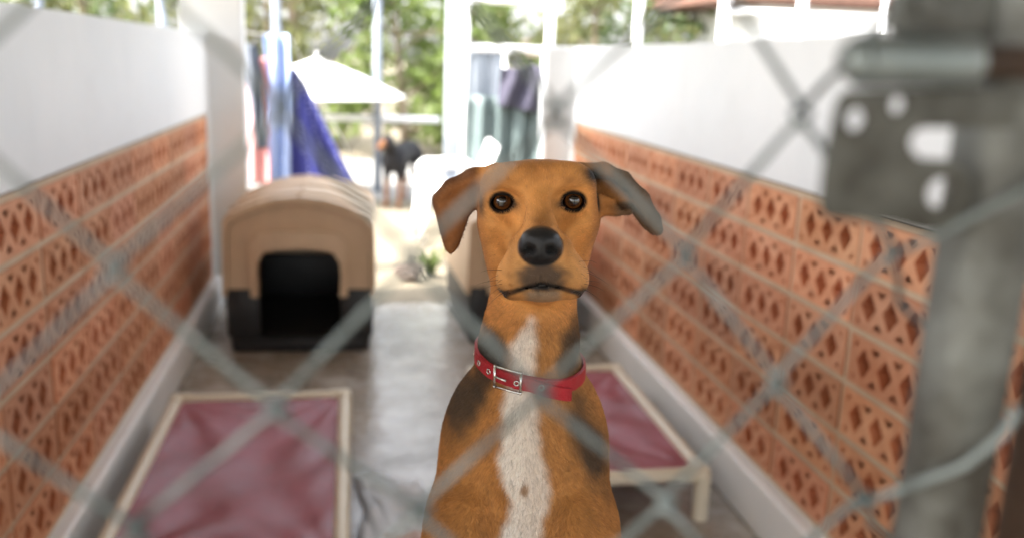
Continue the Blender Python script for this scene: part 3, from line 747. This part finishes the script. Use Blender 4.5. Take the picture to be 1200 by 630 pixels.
def dog_sdf(P):
    n = len(P); d = np.full(n, 1.0)
    def op(fn, c, rad, k, sub=False, space=None):
        S = P if space is None else space
        m = np.linalg.norm(S-np.array(c), axis=1) < rad+.05
        if not m.any(): return
        v = fn(S[m])
        if sub: d[m] = -smin(-d[m], v, k)
        else: d[m] = smin(d[m], v, k)
    def ell(c, r, k=.02, sub=False, sp=None): op(lambda q: sd_ell(q, c, r), c, max(r), k, sub, sp)
    def con(a, b, ra, rb, k=.02, sub=False, sp=None):
        c = (np.array(a)+np.array(b))/2; L = np.linalg.norm(np.array(a)-np.array(b))/2
        op(lambda q: sd_cone(q, a, b, ra, rb), c, L+max(ra, rb), k, sub, sp)
    H = to_head(P)
    # trunk and legs
    con((-.008, .17, .68), (-.006, .21, .35), .108, .076, .05)
    con((-.007, .095, .93), (-.008, .17, .68), .076, .102, .05)
    ell((-.005, .225, .26), (.076, .085, .12), .05)
    ell((-.006, .040, .90), (.062, .052, .10), .05)
    for s in (-1, 1):
        ell((s*.058-.007, .065, .865), (.042, .075, .125), .035)
        ell((s*.058-.007, -.006, .838), (.039, .050, .066), .014)
        con((s*.066-.006, .02, .85), (s*.076, -.12, .765), .043, .034, .025)
        con((s*.076, -.12, .765), (s*.078, -.37, .800), .034, .020, .02)
        con((s*.078, -.37, .800), (s*.074, -.53, .795), .020, .018, .01)
        ell((s*.074, -.565, .797), (.027, .034, .021), .012)
        for t_ in (-1.5, -.5, .5, 1.5): ell((s*.074+t_*.0125, -.592+abs(t_)*.004, .793), (.0075, .013, .011), .004)
        con((s*.066, .22, .27), (s*.10, .11, .05), .074, .044, .04)
        con((s*.10, .11, .05), (s*.098, .255, -.065), .040, .020, .025)
        con((s*.098, .255, -.065), (s*.096, .215, -.175), .020, .018, .012)
        ell((s*.096, .185, -.183), (.028, .046, .020), .012)
        for t_ in (-1.5, -.5, .5, 1.5): ell((s*.096+t_*.0125, .146+abs(t_)*.004, -.187), (.0075, .014, .0145), .004)
    con((0, .29, .26), (.01, .42, .15), .024, .017, .03); con((.01, .42, .15), (.02, .53, .23), .017, .008, .012)
    ell((-.006, .004, .905), (.026, .030, .085), .03)
    for s in (-1, 1): con((s*.022-.006, -.058, .79), (s*.027-.006, -.040, .885), .014, .007, .025, True)
    # neck
    con((-.006, .060, 1.045), (-.006, .090, .945), .0495, .074, .04)
    con((.000, .080, 1.180), (-.006, .060, 1.045), .048, .0485, .03)
    # skull
    h = dict(sp=H)
    def rbox(q):
        q = np.abs(q-np.array((.001, .058, -.002)))-np.array((.0355, .050, .016)); r = .024
        return np.linalg.norm(np.maximum(q, 0), axis=1)+np.minimum(q.max(1), 0)-r
    op(rbox, (.001, .058, -.002), .07, .03, False, H)
    ell((.0, .042, .006), (.053, .056, .0345), .02, **h)
    for s in (-1, 1):
        ell((s*.026, .004, .019), (.021, .019, .014), .016, **h)          # brow
        ell((s*.0445, .038, -.020), (.0165, .036, .020), .02, **h)         # cheekbone
        ell((s*.033-.002, .050, -.056), (.0225, .038, .036), .025, **h)   # jaw muscle
    con((.001, .024, -.024), (.003, -.056, -.059), .033, .0275, .016, **h) # muzzle
    con((.001, .012, .012), (.003, -.063, -.033), .0180, .0140, .011, **h)  # bridge
    con((.004, -.035, -.080), (.001, .055, -.078), .016, .038, .016, **h)  # lower jaw
    for s in (-1, 1):
        ell((.004+s*.0200, -.036, -.0725), (.0225, .040, .0220), .020, **h)
        ell((.004+s*.032, -.018, -.080), (.0125, .027, .0165), .016, **h)
    ell((.005, -.048, -.0845), (.0180, .0310, .0125), .005, **h); ell((.004, -.0595, -.0710), (.021, .0240, .0120), .009, **h)
    # mouth line and philtrum
    mp = [(-.0395, -.020, -.093), (-.034, -.036, -.0905), (-.025, -.056, -.085), (-.010, -.074, -.0805), (.004, -.080, -.0785), (.018, -.074, -.0805), (.033, -.056, -.085), (.042, -.036, -.0905), (.0475, -.020, -.093)]
    for a, b in zip(mp[:-1], mp[1:]): con(a, b, .0013, .0013, .003, True, **h)
    con((.004, -.091, -.060), (.004, -.082, -.079), .0012, .0012, .003, True, **h)
    for s in (-1, 1): (ell((s*.0365, -.014, -.001), (.0175, .013, .0125), .013, True, **h), ell((s*.0235, -.024, -.014), (.008, .011, .015), .014, True, **h))
    for s in (-1, 1): ell((s*.0355, .004, .0125), (.0165, .010, .0055), .008, **h)       # upper lid fold
    # nose
    ell((.0028, -.078, -.0435), (.0208, .0175, .0165), .005, **h)
    ell((.0028, -.080, -.0345), (.0170, .0145, .0095), .006, **h)
    for s in (-1, 1):
        ell((.0028+s*.0096, -.0955, -.0455), (.0047, .0085, .0038), .004, True, **h)
        con((.0028+s*.0115, -.0930, -.0475), (.0028+s*.0185, -.082, -.0520), .0022, .0012, .003, True, **h)
    # ears
    for s, E in ((-1, EARL), (1, EARR)):
        c = (s*.085, .045, 0)
        def ear(q):
            dd = sd_poly(q[:, 0], q[:, 2], E); w = np.abs(q[:, 1]-ear_y(q[:, 0], q[:, 2], s)); r = .0028
            a, b = dd+r+.0005, w-.0034+r
            return np.minimum(np.maximum(a, b), 0)+np.hypot(np.maximum(a, 0), np.maximum(b, 0))-r
        op(ear, c, .085, .010, False, H)
    # folds of the ears: a soft roll along the upper edge
    for a, b, r0, r1 in (((-.046, .042, .029), (-.068, .046, .0265), .011, .009), ((-.068, .046, .0265), (-.094, .048, .0165), .009, .0065), ((-.094, .048, .0165), (-.109, .048, .004), .0065, .004)):
        con(a, b, r0, r1, .008, **h)
    for a, b, r0, r1 in (((.046, .044, .030), (.070, .046, .031), .0105, .0085), ((.070, .046, .031), (.090, .038, .021), .0085, .0085), ((.090, .038, .021), (.108, .030, .001), .0085, .0085), ((.108, .030, .001), (.121, .030, -.022), .0085, .0075), ((.121, .030, -.022), (.1265, .034, -.033), .0075, .0055)):
        con(a, b, r0, r1, .005, **h)
    con((.060, .036, -.012), (.082, .036, -.011), .0055, .0050, .006, **h)   # lower lip of the ear opening
    con((.082, .036, -.011), (.096, .036, -.012), .0050, .0045, .006, **h)
    con((.066, .034, .002), (.080, .036, -.002), .0045, .0035, .006, **h)
    ell((.069, .034, .017), (.014, .016, .0075), .006, True, **h)
    ell((.090, .030, .000), (.0065, .012, .011), .005, True, **h)
    # eyelids, then the openings between them
    for s, (ex, ey, ez) in zip((-1, 1), EYES): op(lambda q: np.linalg.norm(q-np.array((ex, ey+.0005, ez)), axis=1)-(ER+.0022), (ex, ey, ez), ER, .009, False, H)
    for s, (ex, ey, ez) in zip((-1, 1), EYES):
        ell((ex, ey-.016, ez-.0014), (.0116, .022, .0079), .0015, True, **h)
        op(lambda q: np.linalg.norm(q-np.array((ex, ey, ez)), axis=1)-(ER+.0004), (ex, ey, ez), ER, .0015, True, H)
    return d

def chest_mask(x, z):
    zz = np.array([.80, .840, .871, .896, .918, .938, .979, 1.003, 1.036, 1.067, 1.080, 1.095, 1.105])
    cx = np.interp(z, zz, np.array([-8, -10, -3, 3, -2, -9, -11, -13, -11, -11, -6, -4, -4])/1000)
    hw = np.interp(z, zz, np.array([24, 22, 21, 23, 22, 22, 18, 17, 14, 9.5, 4.5, 1.5, 0])/1000)
    wob = .0025*np.sin(z*90)*.6+.0012*np.sin(z*260+x*160)+.0018*np.sin(z*47+1)
    return 1-sstep(-.006, .007, np.abs(x-cx)-hw-wob)*1.0, hw
def dog_colour(P, N=None):
    """Coat colours in design space -> (rgb, gloss, furlength)."""
    n = len(P); x, y, z = P.T; H = to_head(P); hx, hy, hz = H.T
    tan = np.array((.57, .258, .074)); deep = np.array((.30, .115, .030)); blk = np.array((.016, .013, .011)); grey = np.array((.10, .085, .07)); wht = np.array((.80, .75, .69)); cream = np.array((.53, .285, .105))
    w1 = .5+.5*np.sin(x*61+z*43+3*np.sin(y*37))*np.sin(z*71-x*29)
    c = tan[None]*(.86+.22*w1[:, None])*np.where(z < 1.08, .80, 1)[:, None]  # body tan darkened below the jaw: shading painted into the coat
    def mixc(c, col, m): return c*(1-m[:, None])+np.asarray(col)[None]*m[:, None]
    head = sstep(1.085, 1.13, z)
    # body: darker flanks and limbs high on the back
    back = sstep(.10, .17, y)*(1-head); c = mixc(c, blk*1.6, back*.9)
    # shoulder and neck patches
    fz = 1-sstep(.05, .11, y)
    def patch(cx, cz, rx, rz, rot=0, soft=.3):
        a, b = x-cx, z-cz; u = a*math.cos(rot)+b*math.sin(rot); v = -a*math.sin(rot)+b*math.cos(rot)
        r = np.hypot(u/rx, v/rz)+.16*np.sin(x*170+z*90)*np.sin(z*140)
        return 1-sstep(1-soft, 1+soft, r)
    c = mixc(c, (.045, .038, .03), patch(-.076, .986, .019, .040, -.55, .6)*.88)
    c = mixc(c, (.030, .026, .022), patch(-.046, 1.050, .020, .026, .5, .5)*.95)
    c = mixc(c, (.030, .026, .022), patch(-.056, 1.03, .012, .03, 0, .5)*.7)
    c = mixc(c, (.035, .03, .025), patch(.064, .952, .015, .052, .42, .6)*.88)
    c = mixc(c, (.030, .026, .022), patch(.040, 1.052, .014, .034, -.1, .5)*.9)
    m, hw = chest_mask(x, z); front = 1-sstep(.055, .085, y)
    c = mixc(c, wht, m*front*(1-sstep(1.088, 1.10, z)))
    # whorl in the chest blaze
    c = mixc(c, (.36, .24, .16), (1-sstep(.002, .007, np.hypot(x+.004, (z-.914)*.6)))*front)
    # throat lighter
    c = mixc(c, cream*.8, (1-sstep(0, .05, np.abs(hx)))*sstep(-.10, -.13, hz)*.25)
    # head
    hd = np.where(hz > -.105, 1.0, 0.0)*head
    muz = np.sqrt(((hx-.004)/.052)**2+((hz+.078)/.036)**2); my = 1-sstep(-.02, .01, hy)
    c = mixc(c, cream, hd*my*(1-sstep(.45, 1.35, muz))*.5)
    fore = np.exp(-((hx-.0)/.020)**2-((hz-.034)/.020)**2); c = mixc(c, deep, hd*fore*.55)
    bridge = np.exp(-((hx-.003)/.011)**2-((hz+.020)/.010)**2); c = mixc(c, deep*.55, hd*bridge*(1-sstep(-.01, .02, hy))*.75)
    side = sstep(.045, .062, np.abs(hx))*(1-sstep(.03, .08, np.abs(hz+.02))); c = mixc(c, deep*1.25, hd*side*.6)
    lo = np.sqrt(((hx-.004)/.026)**2+((hz+.072)/.017)**2); c = mixc(c, (.035, .028, .024), hd*my*(1-sstep(.55, 1.35, lo+.05*np.sin(hx*410+2*np.sin(hz*380))+.05*np.sin(hz*530+hx*210+3*np.sin(hx*170))))*.93)
    mouth_z = -.0785-.0145*np.clip(np.abs(hx-.004)/.042, 0, 1)**1.6
    lip = (1-sstep(.0008, .0036, np.abs(hz-mouth_z)*(1-.45*np.clip(np.abs(hx-.004)/.042, 0, 1))))*(1-sstep(.044, .050, np.abs(hx-.004)))*my
    c = mixc(c, blk*.8, hd*lip); c = mixc(c, blk*.6, hd*my*(1-sstep(.004, .010, np.abs(hx-.004)))*(1-sstep(.0025, .0055, np.abs(hz+.0795))))
    corner = np.exp(-((np.abs(hx-.004)-.041)/.0075)**2-((hz+.0925)/.0075)**2); c = mixc(c, blk, hd*np.clip(corner*1.5, 0, 1))
    chin = (1-sstep(.012, .022, np.abs(hx-.005)))*sstep(-.0835, -.087, hz)*(hz > -.108)*my; c = mixc(c, (.23, .175, .125), hd*chin*.8)
    for s, (ex, ey, ez) in zip((-1, 1), EYES):
        r = np.hypot((hx-ex)/1.10, (hz-ez+.0012)*1.08); c = mixc(c, (.004, .0035, .003), hd*(1-sstep(.0112, .0140, r))*(hy < .03))
        tail = np.exp(-((hx-ex+s*.013)/.006)**2-((hz-ez+.004)/.005)**2); c = mixc(c, blk, hd*np.clip(tail, 0, 1)*.8)
        bm_ = np.exp(-((hx-ex+s*.004)/.010)**2-((hz-ez-.020)/.0055)**2); c = mixc(c, deep*.8, hd*bm_*.55)
    for s in (-1, 1):
        tx = .001+s*np.interp(-hz, [.002, .03], [.0235, .027]); c = mixc(c, deep*.7, hd*np.exp(-((hx-tx)/.004)**2)*sstep(.0, -.008, hz)*(1-sstep(-.045, -.020, -hz*-1))*.28*(hy < .02))
    # ears
    earl = sstep(.058, .070, -hx)*(hz > -.07); c = mixc(c, (.21, .080, .026), hd*earl*.85)
    edge = -sd_poly(hx, hz, EARL); c = mixc(c, (.10, .042, .018), hd*earl*(1-sstep(.001, .010, edge))*.7)
    earr = sstep(.052, .060, hx)*(hz > -.05)*(hy < .2)
    ridge = earr*sstep(-.004, .006, -( -.0 + (hz-.036)+ .62*(hx-.05)+6*np.maximum(hx-.07,0)**2)*-1 - .014)
    c = mixc(c, (.36, .15, .045), hd*earr*.7)
    d_r = -sd_poly(hx, hz, EARR); c = mixc(c, (.085, .052, .030), hd*earr*sstep(.070, .088, hx)*(1-sstep(.007, .013, d_r))*.9)
    sx_ = np.interp(hz, [-.018, -.006, .003, .019, .034], [.060, .0605, .0595, .0545, .046]); st = np.exp(-((hx-sx_)/.0045)**2)*sstep(-.018, -.008, hz)*(1-sstep(.034, .042, hz)); c = mixc(c, blk, hd*np.clip(st*1.6, 0, 1)*(hy > .005))
    st2 = np.exp(-((hx-.058)/.012)**2-((hz-.026)/.010)**2); c = mixc(c, blk*1.3, hd*np.clip(st2*1.2, 0, 1))
    stl = np.exp(-((hx+.0575)/.004)**2-((hz+.004)/.012)**2); c = mixc(c, blk*2, hd*stl*.8)
    mot = np.sin(hx*230+3*np.sin(hz*110+1))*np.sin(hz*190+2*np.sin(hx*140+hy*90)); c = c*(1+.10*hd*mot)[:, None]
    lowc = sstep(-.035, -.075, hz)*sstep(.0, .03, hy)*sstep(.028, .05, np.abs(hx)); c = mixc(c, deep*1.3, hd*lowc*.55)
    # nose pad
    nose = np.sqrt(((hx-.0028)/.0222)**2+((hz+.0425)/.0190)**2); nm = (1-sstep(.93, 1.06, nose))*(hy < -.055)
    c = mixc(c, (.012, .012, .013), nm*head)
    nos = np.minimum(np.hypot((hx-.0028-.0100)/.0062, (hz+.0462)/.0048), np.hypot((hx-.0028+.0100)/.0062, (hz+.0462)/.0048)); nost = (1-sstep(.8, 1.15, nos))*nm; c = mixc(c, (.002, .002, .002), nost)
    gloss = np.clip(nm*head*(1-nost)+hd*lip*.8, 0, 1)
    # paws darker nails left plain; fur length
    L = np.where(head > .5, .0038, .0068)*np.ones(n)
    L = L*(1-.25*hd*my*(1-sstep(.8, 1.3, muz)))
    for ex, ey, ez in EYES: L = np.where(np.hypot(hx-ex, hz-ez) < .0130, 0, L)
    L = np.where(gloss > .3, 0, L); L = np.where(hd*lip > .3, 0, L)
    return c, gloss, L

dog = thing('dog', 'brown dog with floppy ears and red collar reared up at the gate', 'dog', (.18883*DS, .90041*DS, 0), -R(11.844))
V, F = surface_nets(dog_sdf, grid_axis([(-.17, .17, .002)]), grid_axis([(-.63, -.11, .006), (-.11, .15, .002), (.15, .56, .006)]), grid_axis([(-.222, .79, .006), (.79, 1.275, .002)]))
m = mat('dog_coat', (.5, .5, .5), .75, attr='Col', bump=.12, bscale=900, spec=.25); n_, l_ = m.node_tree.nodes, m.node_tree.links
a_ = n_.new('ShaderNodeAttribute'); a_.attribute_name = 'gloss'; mr = n_.new('ShaderNodeMapRange'); mr.inputs['To Min'].default_value = .78; mr.inputs['To Max'].default_value = .33
l_.new(a_.outputs['Fac'], mr.inputs['Value']); l_.new(mr.outputs[0], n_['Principled BSDF'].inputs['Roughness']); M_coat = m
body = mesh_from('body', design_to_local(V), F, M_coat, dog)
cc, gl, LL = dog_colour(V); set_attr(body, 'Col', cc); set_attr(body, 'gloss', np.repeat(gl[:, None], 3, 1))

# eyes
def eye_mat(name):
    m = bpy.data.materials.new(name); m.use_nodes = True; n, l = m.node_tree.nodes, m.node_tree.links; p = n['Principled BSDF']
    tc = n.new('ShaderNodeTexCoord'); sp = n.new('ShaderNodeSeparateXYZ'); l.new(tc.outputs['Object'], sp.inputs[0])
    cx = n.new('ShaderNodeCombineXYZ'); l.new(sp.outputs['X'], cx.inputs['X']); l.new(sp.outputs['Z'], cx.inputs['Y'])
    ln = n.new('ShaderNodeVectorMath'); ln.operation = 'LENGTH'; l.new(cx.outputs[0], ln.inputs[0])
    mr = n.new('ShaderNodeMapRange'); mr.inputs['From Max'].default_value = ER*DS; l.new(ln.outputs['Value'], mr.inputs['Value'])
    rp = n.new('ShaderNodeValToRGB'); cr = rp.color_ramp
    cr.elements[0].position = 0; cr.elements[0].color = (.003, .003, .003, 1); cr.elements[1].position = .37; cr.elements[1].color = (.004, .003, .003, 1)
    for p_, c_ in ((.43, (.050, .017, .005, 1)), (.57, (.115, .040, .009, 1)), (.70, (.050, .017, .005, 1)), (.80, (.012, .006, .004, 1)), (.88, (.01, .007, .006, 1)), (1, (.015, .01, .008, 1))):
        e = cr.elements.new(p_); e.color = c_
    l.new(mr.outputs[0], rp.inputs[0]); l.new(rp.outputs[0], p.inputs['Base Color']); p.inputs['Roughness'].default_value = .25
    p.inputs['Coat Weight'].default_value = 1; p.inputs['Coat Roughness'].default_value = .02; return m
M_eye = eye_mat('dog_eye')
for e in EYES:
    bm = bmesh.new(); bmesh.ops.create_uvsphere(bm, u_segments=48, v_segments=32, radius=ER*DS)
    for v in bm.verts:                       # corneal bulge towards -y
        k = max(0, -v.co.y/(ER*DS)); v.co.y -= .0011*k**6
    o = obj('eye', bm, M_eye, dog, True); o.location = design_to_local(from_head(e)); o.rotation_euler = (-tl, 0, 0)

# fur: short strands lying along the coat
def fur(parent, V, F, count, seed):
    q = np.random.default_rng(seed)
    Pc = V[F].mean(1); N = np.cross(V[F[:, 2]]-V[F[:, 0]], V[F[:, 3]]-V[F[:, 1]]); ar = np.linalg.norm(N, axis=1)/2; N = N/np.maximum(ar[:, None]*2, 1e-12)
    w = ar*(Pc[:, 2] > .78)*np.where(N[:, 1] < .35, 1, .35)*np.where(Pc[:, 1] > .19, .0, 1)*np.where(Pc[:, 2] > 1.08, 1.35, 1)
    pick = q.choice(len(F), count, p=w/w.sum())
    a, b = q.uniform(size=(2, count, 1)); T = V[F[pick]]
    P = (T[:, 0]*(1-a)+T[:, 1]*a)*(1-b)+(T[:, 3]*(1-a)+T[:, 2]*a)*b; n_ = N[pick]
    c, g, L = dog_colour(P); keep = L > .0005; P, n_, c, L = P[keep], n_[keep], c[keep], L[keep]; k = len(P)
    H = to_head(P); hd = sstep(1.07, 1.12, P[:, 2])[:, None]
    back = np.array((.0, .25, -1.0)); flow_b = np.tile(back, (k, 1))+np.stack([np.sign(P[:, 0]+.007)*.35*sstep(.0, .05, np.abs(P[:, 0]+.007)), np.zeros(k), np.zeros(k)], 1)
    rel = H-np.array((.003, -.095, -.050)); rel /= np.linalg.norm(rel, axis=1, keepdims=True); flow_h = (rel+np.array((0, .5, 0)))@HM.T
    fl = flow_b*(1-hd)+flow_h*hd+q.normal(size=(k, 3))*.22
    t = fl-n_*(fl*n_).sum(1, keepdims=True); t /= np.maximum(np.linalg.norm(t, axis=1, keepdims=True), 1e-6)
    L = (L*q.uniform(.6, 1.25, k))[:, None]; up = q.uniform(.08, .26, (k, 1))+.06*(1-hd)
    d0 = t+n_*up*1.6; d1 = t+n_*up*.7; d2 = t+n_*up*.05
    for d_ in (d0, d1, d2): d_ /= np.linalg.norm(d_, axis=1, keepdims=True)
    p0 = P-n_*.0004; p1 = p0+d0*L/3; p2 = p1+d1*L/3; p3 = p2+d2*L/3
    wk = []
    for s in (-1, 1):
        for i in range(11):
            a0 = np.array((.004+s*q.uniform(.020, .036), q.uniform(-.066, -.045), q.uniform(-.082, -.058))); dirn = np.array((s*1.0, q.uniform(-.2, .5), q.uniform(-.75, .15))); Lw = q.uniform(.018, .036)
            wk.append([a0+np.array((-s*.004, .004, 0)), a0+dirn*Lw*.4, a0+dirn*Lw*.75+np.array((0, .002, -.001)), a0+dirn*Lw+np.array((0, .004, -.004))])
    nw = len(wk); wk = from_head(np.array(wk).reshape(-1, 3)).reshape(nw, 4, 3)
    p0, p1, p2, p3 = (np.vstack([pp, wk[:, i_]]) for i_, pp in enumerate((p0, p1, p2, p3))); c = np.vstack([c, np.tile((.05, .04, .035), (nw, 1))]); k += nw
    P = np.vstack([P, wk[:, 0]])
    pts = design_to_local(np.stack([p0, p1, p2, p3], 1).reshape(-1, 3)).astype(np.float32)
    hc = bpy.data.hair_curves.new('fur'); hc.add_curves([4]*k)
    hc.attributes['position'].data.foreach_set('vector', pts.ravel())
    ra = hc.attributes.get('radius') or hc.attributes.new('radius', 'FLOAT', 'POINT')
    rad = np.tile(np.array((.00017, .00016, .00011, .00003), np.float32), k)*np.repeat(q.uniform(.75, 1.2, k).astype(np.float32), 4)
    ra.data.foreach_set('value', rad)
    clump = 1+.16*np.sin(P[:, :1]*420+3*np.sin(P[:, 2:]*160))*np.sin(P[:, 2:]*330+P[:, :1]*130)
    col = c*q.uniform(.68, 1.28, (k, 1))*clump; col = np.hstack([np.clip(col, 0, .9), np.ones((k, 1))]).astype(np.float32)
    ca = hc.attributes.new('Col', 'FLOAT_COLOR', 'POINT'); ca.data.foreach_set('color', np.repeat(col, 4, 0).ravel())
    hc.materials.append(M_fur); return link(bpy.data.objects.new('fur', hc), parent)
M_fur = mat('fur_strands', (.4, .2, .1), .55, attr='Col', spec=.35)
fur(dog, V, F, 210000, 5)

# red collar with a silver buckle and eyelets, fitted to the neck surface
def neck_r(ang, zoff):
    """Distance from the collar axis to the skin along ang, at height offset zoff on the tilted ring."""
    c = np.array((-.006, .060)); r = np.arange(.025, .11, .0007); x = c[0]+r*math.sin(ang); y = c[1]-r*math.cos(ang)
    z = 1.0225-.17*(x+.004)+.16*(y-.02)*(y > .02)+zoff
    d = dog_sdf(np.stack([x, y, np.broadcast_to(z, x.shape)], 1)); i = np.argmax(d > .0)
    return x[i], y[i], (np.broadcast_to(z, x.shape))[i], (math.sin(ang), -math.cos(ang))
M_red = mat('red_webbing', (.30, .003, .010), .5, (.40, .005, .016), 60, .35, 700)
M_silver = mat('silver_metal', (.62, .62, .60), .25, metal=1)
CW = .0088
def collar_pt(ang, h, lift):
    x, y, z, n = neck_r(ang, h*.9); return (x+n[0]*lift, y+n[1]*lift, z)
NS = 72; ctr = [collar_pt(2*math.pi*i/NS, 0, .0) for i in range(NS)]
def band(a0, a1, n, lift, th, w=CW, dz=0, closed=False):
    Vv, Ff = [], []
    for i in range(n):
        ang = a0+(a1-a0)*i/(n if closed else n-1); f = (ang % (2*math.pi))/(2*math.pi)*NS; i0 = int(f) % NS; i1 = (i0+1) % NS; t = f-int(f)
        p = [ctr[i0][k]*(1-t)+ctr[i1][k]*t for k in range(3)]; nn = (math.sin(ang), -math.cos(ang)); zz = dz(ang) if callable(dz) else dz
        for h, l in ((-w, lift), (-w+.0012, lift+th), (w-.0012, lift+th), (w, lift)):
            Vv.append((p[0]+nn[0]*l, p[1]+nn[1]*l, p[2]+h+zz))
    m = n if closed else n-1
    for i in range(m):
        A, B = 4*i, 4*((i+1) % n)
        for k in range(4): Ff.append((A+k, A+(k+1) % 4, B+(k+1) % 4, B+k))
    if not closed: Ff += [(0, 1, 2, 3), (4*n-1, 4*n-2, 4*n-3, 4*n-4)]
    return design_to_local(Vv), Ff
collar = obj('collar', band(0, 2*math.pi, 96, .0012, .0032, closed=True), M_red, dog, 'auto'); collar['label'] = 'red collar with silver eyelets'
obj('strap_end', band(R(-14), R(50), 30, .0046, .0028, CW*.93, lambda a: -.010*max(0, (a-R(4))/R(46))), M_red, collar, 'auto')
def on_band(ang, lift, dz=0):
    f = (ang % (2*math.pi))/(2*math.pi)*NS; i0 = int(f) % NS; i1 = (i0+1) % NS; t = f-int(f)
    p = np.array([ctr[i0][k]*(1-t)+ctr[i1][k]*t for k in range(3)]); nn = np.array((math.sin(ang), -math.cos(ang), 0)); tt = (np.array(ctr[i1])-np.array(ctr[i0])); tt /= np.linalg.norm(tt)
    return p+nn*lift+np.array((0, 0, dz)), nn, tt
def ring(ang, lift, r, w, name, mtl, parent):
    p, nn, tt = on_band(ang, lift); up = np.cross(nn, tt)*-1
    bm = bmesh.new(); n = 20; loops = []
    for k in range(n):
        a = 2*math.pi*k/n; e = tt*math.cos(a)+up*math.sin(a)
        loops.append([bm.verts.new(design_to_local(p+e*(r+w*math.cos(b))+nn*w*.8*math.sin(b))) for b in (0, 1.57, 3.14, 4.71)])
    for k in range(n):
        for j in range(4): bm.faces.new((loops[k][j], loops[k][(j+1) % 4], loops[(k+1) % n][(j+1) % 4], loops[(k+1) % n][j]))
    return obj(name, bm, mtl, parent, True)
for ang in (-82, -62, -44, -10, 14):
    ring(R(ang), .0050 if ang < -15 else .0078, .0026, .0010, 'eyelet', M_silver, collar)
# buckle: a rounded rectangular frame with a prong
bm = bmesh.new(); fr = []
for ta, dz in ((-33, -.0115), (-33, .0115), (-6, .0125), (-6, -.0105)):
    p, nn, tt = on_band(R(ta), .0085, dz); fr.append(Vector(design_to_local(p)))
for i in range(4): tube(bm, [fr[i], fr[(i+1) % 4]], .0013, 10)
for v in fr: bmesh.ops.create_icosphere(bm, subdivisions=2, radius=.0016, matrix=Matrix.Translation(v))
p1, _, _ = on_band(R(-33), .0088, 0); p2, _, _ = on_band(R(-20), .0095, 0); tube(bm, [design_to_local(p1), design_to_local(p2)], .0011, 8)
obj('buckle', bm, M_silver, collar, True)

# ---- the black and tan dog far behind
def dog2_sdf(P):
    d = np.full(len(P), 1.0)
    def con(a, b, ra, rb, k=.03):
        nonlocal d; d = smin(d, sd_cone(P, a, b, ra, rb), k)
    con((0, -.20, .42), (0, .20, .45), .095, .085, .05); con((0, -.20, .40), (0, -.16, .37), .10, .09, .05)
    con((0, -.24, .46), (0, -.36, .55), .065, .05, .04); con((0, -.36, .56), (0, -.42, .56), .052, .045, .03); con((0, -.42, .55), (0, -.53, .525), .036, .024, .02)
    for s in (-1, 1):
        con((s*.03, -.36, .60), (s*.055, -.35, .545), .014, .008, .01)
        con((s*.055, -.24, .38), (s*.06, -.22, .22), .042, .026); con((s*.06, -.22, .22), (s*.06, -.23, .04), .024, .017, .02); con((s*.06, -.23, .02), (s*.06, -.265, .018), .021, .019, .015)
        con((s*.055, .20, .42), (s*.065, .16, .26), .065, .04); con((s*.065, .16, .26), (s*.065, .27, .17), .034, .02, .02); con((s*.065, .27, .17), (s*.065, .24, .03), .019, .016, .015); con((s*.065, .24, .02), (s*.065, .20, .018), .02, .018, .015)
    con((0, .26, .48), (0, .40, .36), .022, .014, .03); con((0, .40, .36), (0, .50, .34), .014, .008, .02)
    return d
dog2 = thing('dog', 'black and tan dog standing sideways in the sunlit yard', 'dog', (.47, 8.75, -.03), R(-24)); dog2.scale = (1.08, 1.08, 1.13)
V2, F2 = surface_nets(dog2_sdf, grid_axis([(-.2, .2, .011)]), grid_axis([(-.6, .56, .011)]), grid_axis([(-.02, .68, .011)]))
x, y, z = V2.T; c = np.tile((.012, .012, .015), (len(V2), 1)); tanm = np.maximum(1-sstep(.19, .27, z), sstep(.44, .48, -y)*(z > .4))
c = c*(1-tanm[:, None])+np.array((.16, .068, .027))*tanm[:, None]
b2 = mesh_from('body', V2, F2, M_coat, dog2); set_attr(b2, 'Col', c); set_attr(b2, 'gloss', np.full((len(V2), 3), .3))
for s in (-1, 1):
    bm = bmesh.new(); bmesh.ops.create_uvsphere(bm, u_segments=12, v_segments=8, radius=.009); obj('eye', bm, M_dark, dog2, True, (s*.03, -.445, .575))
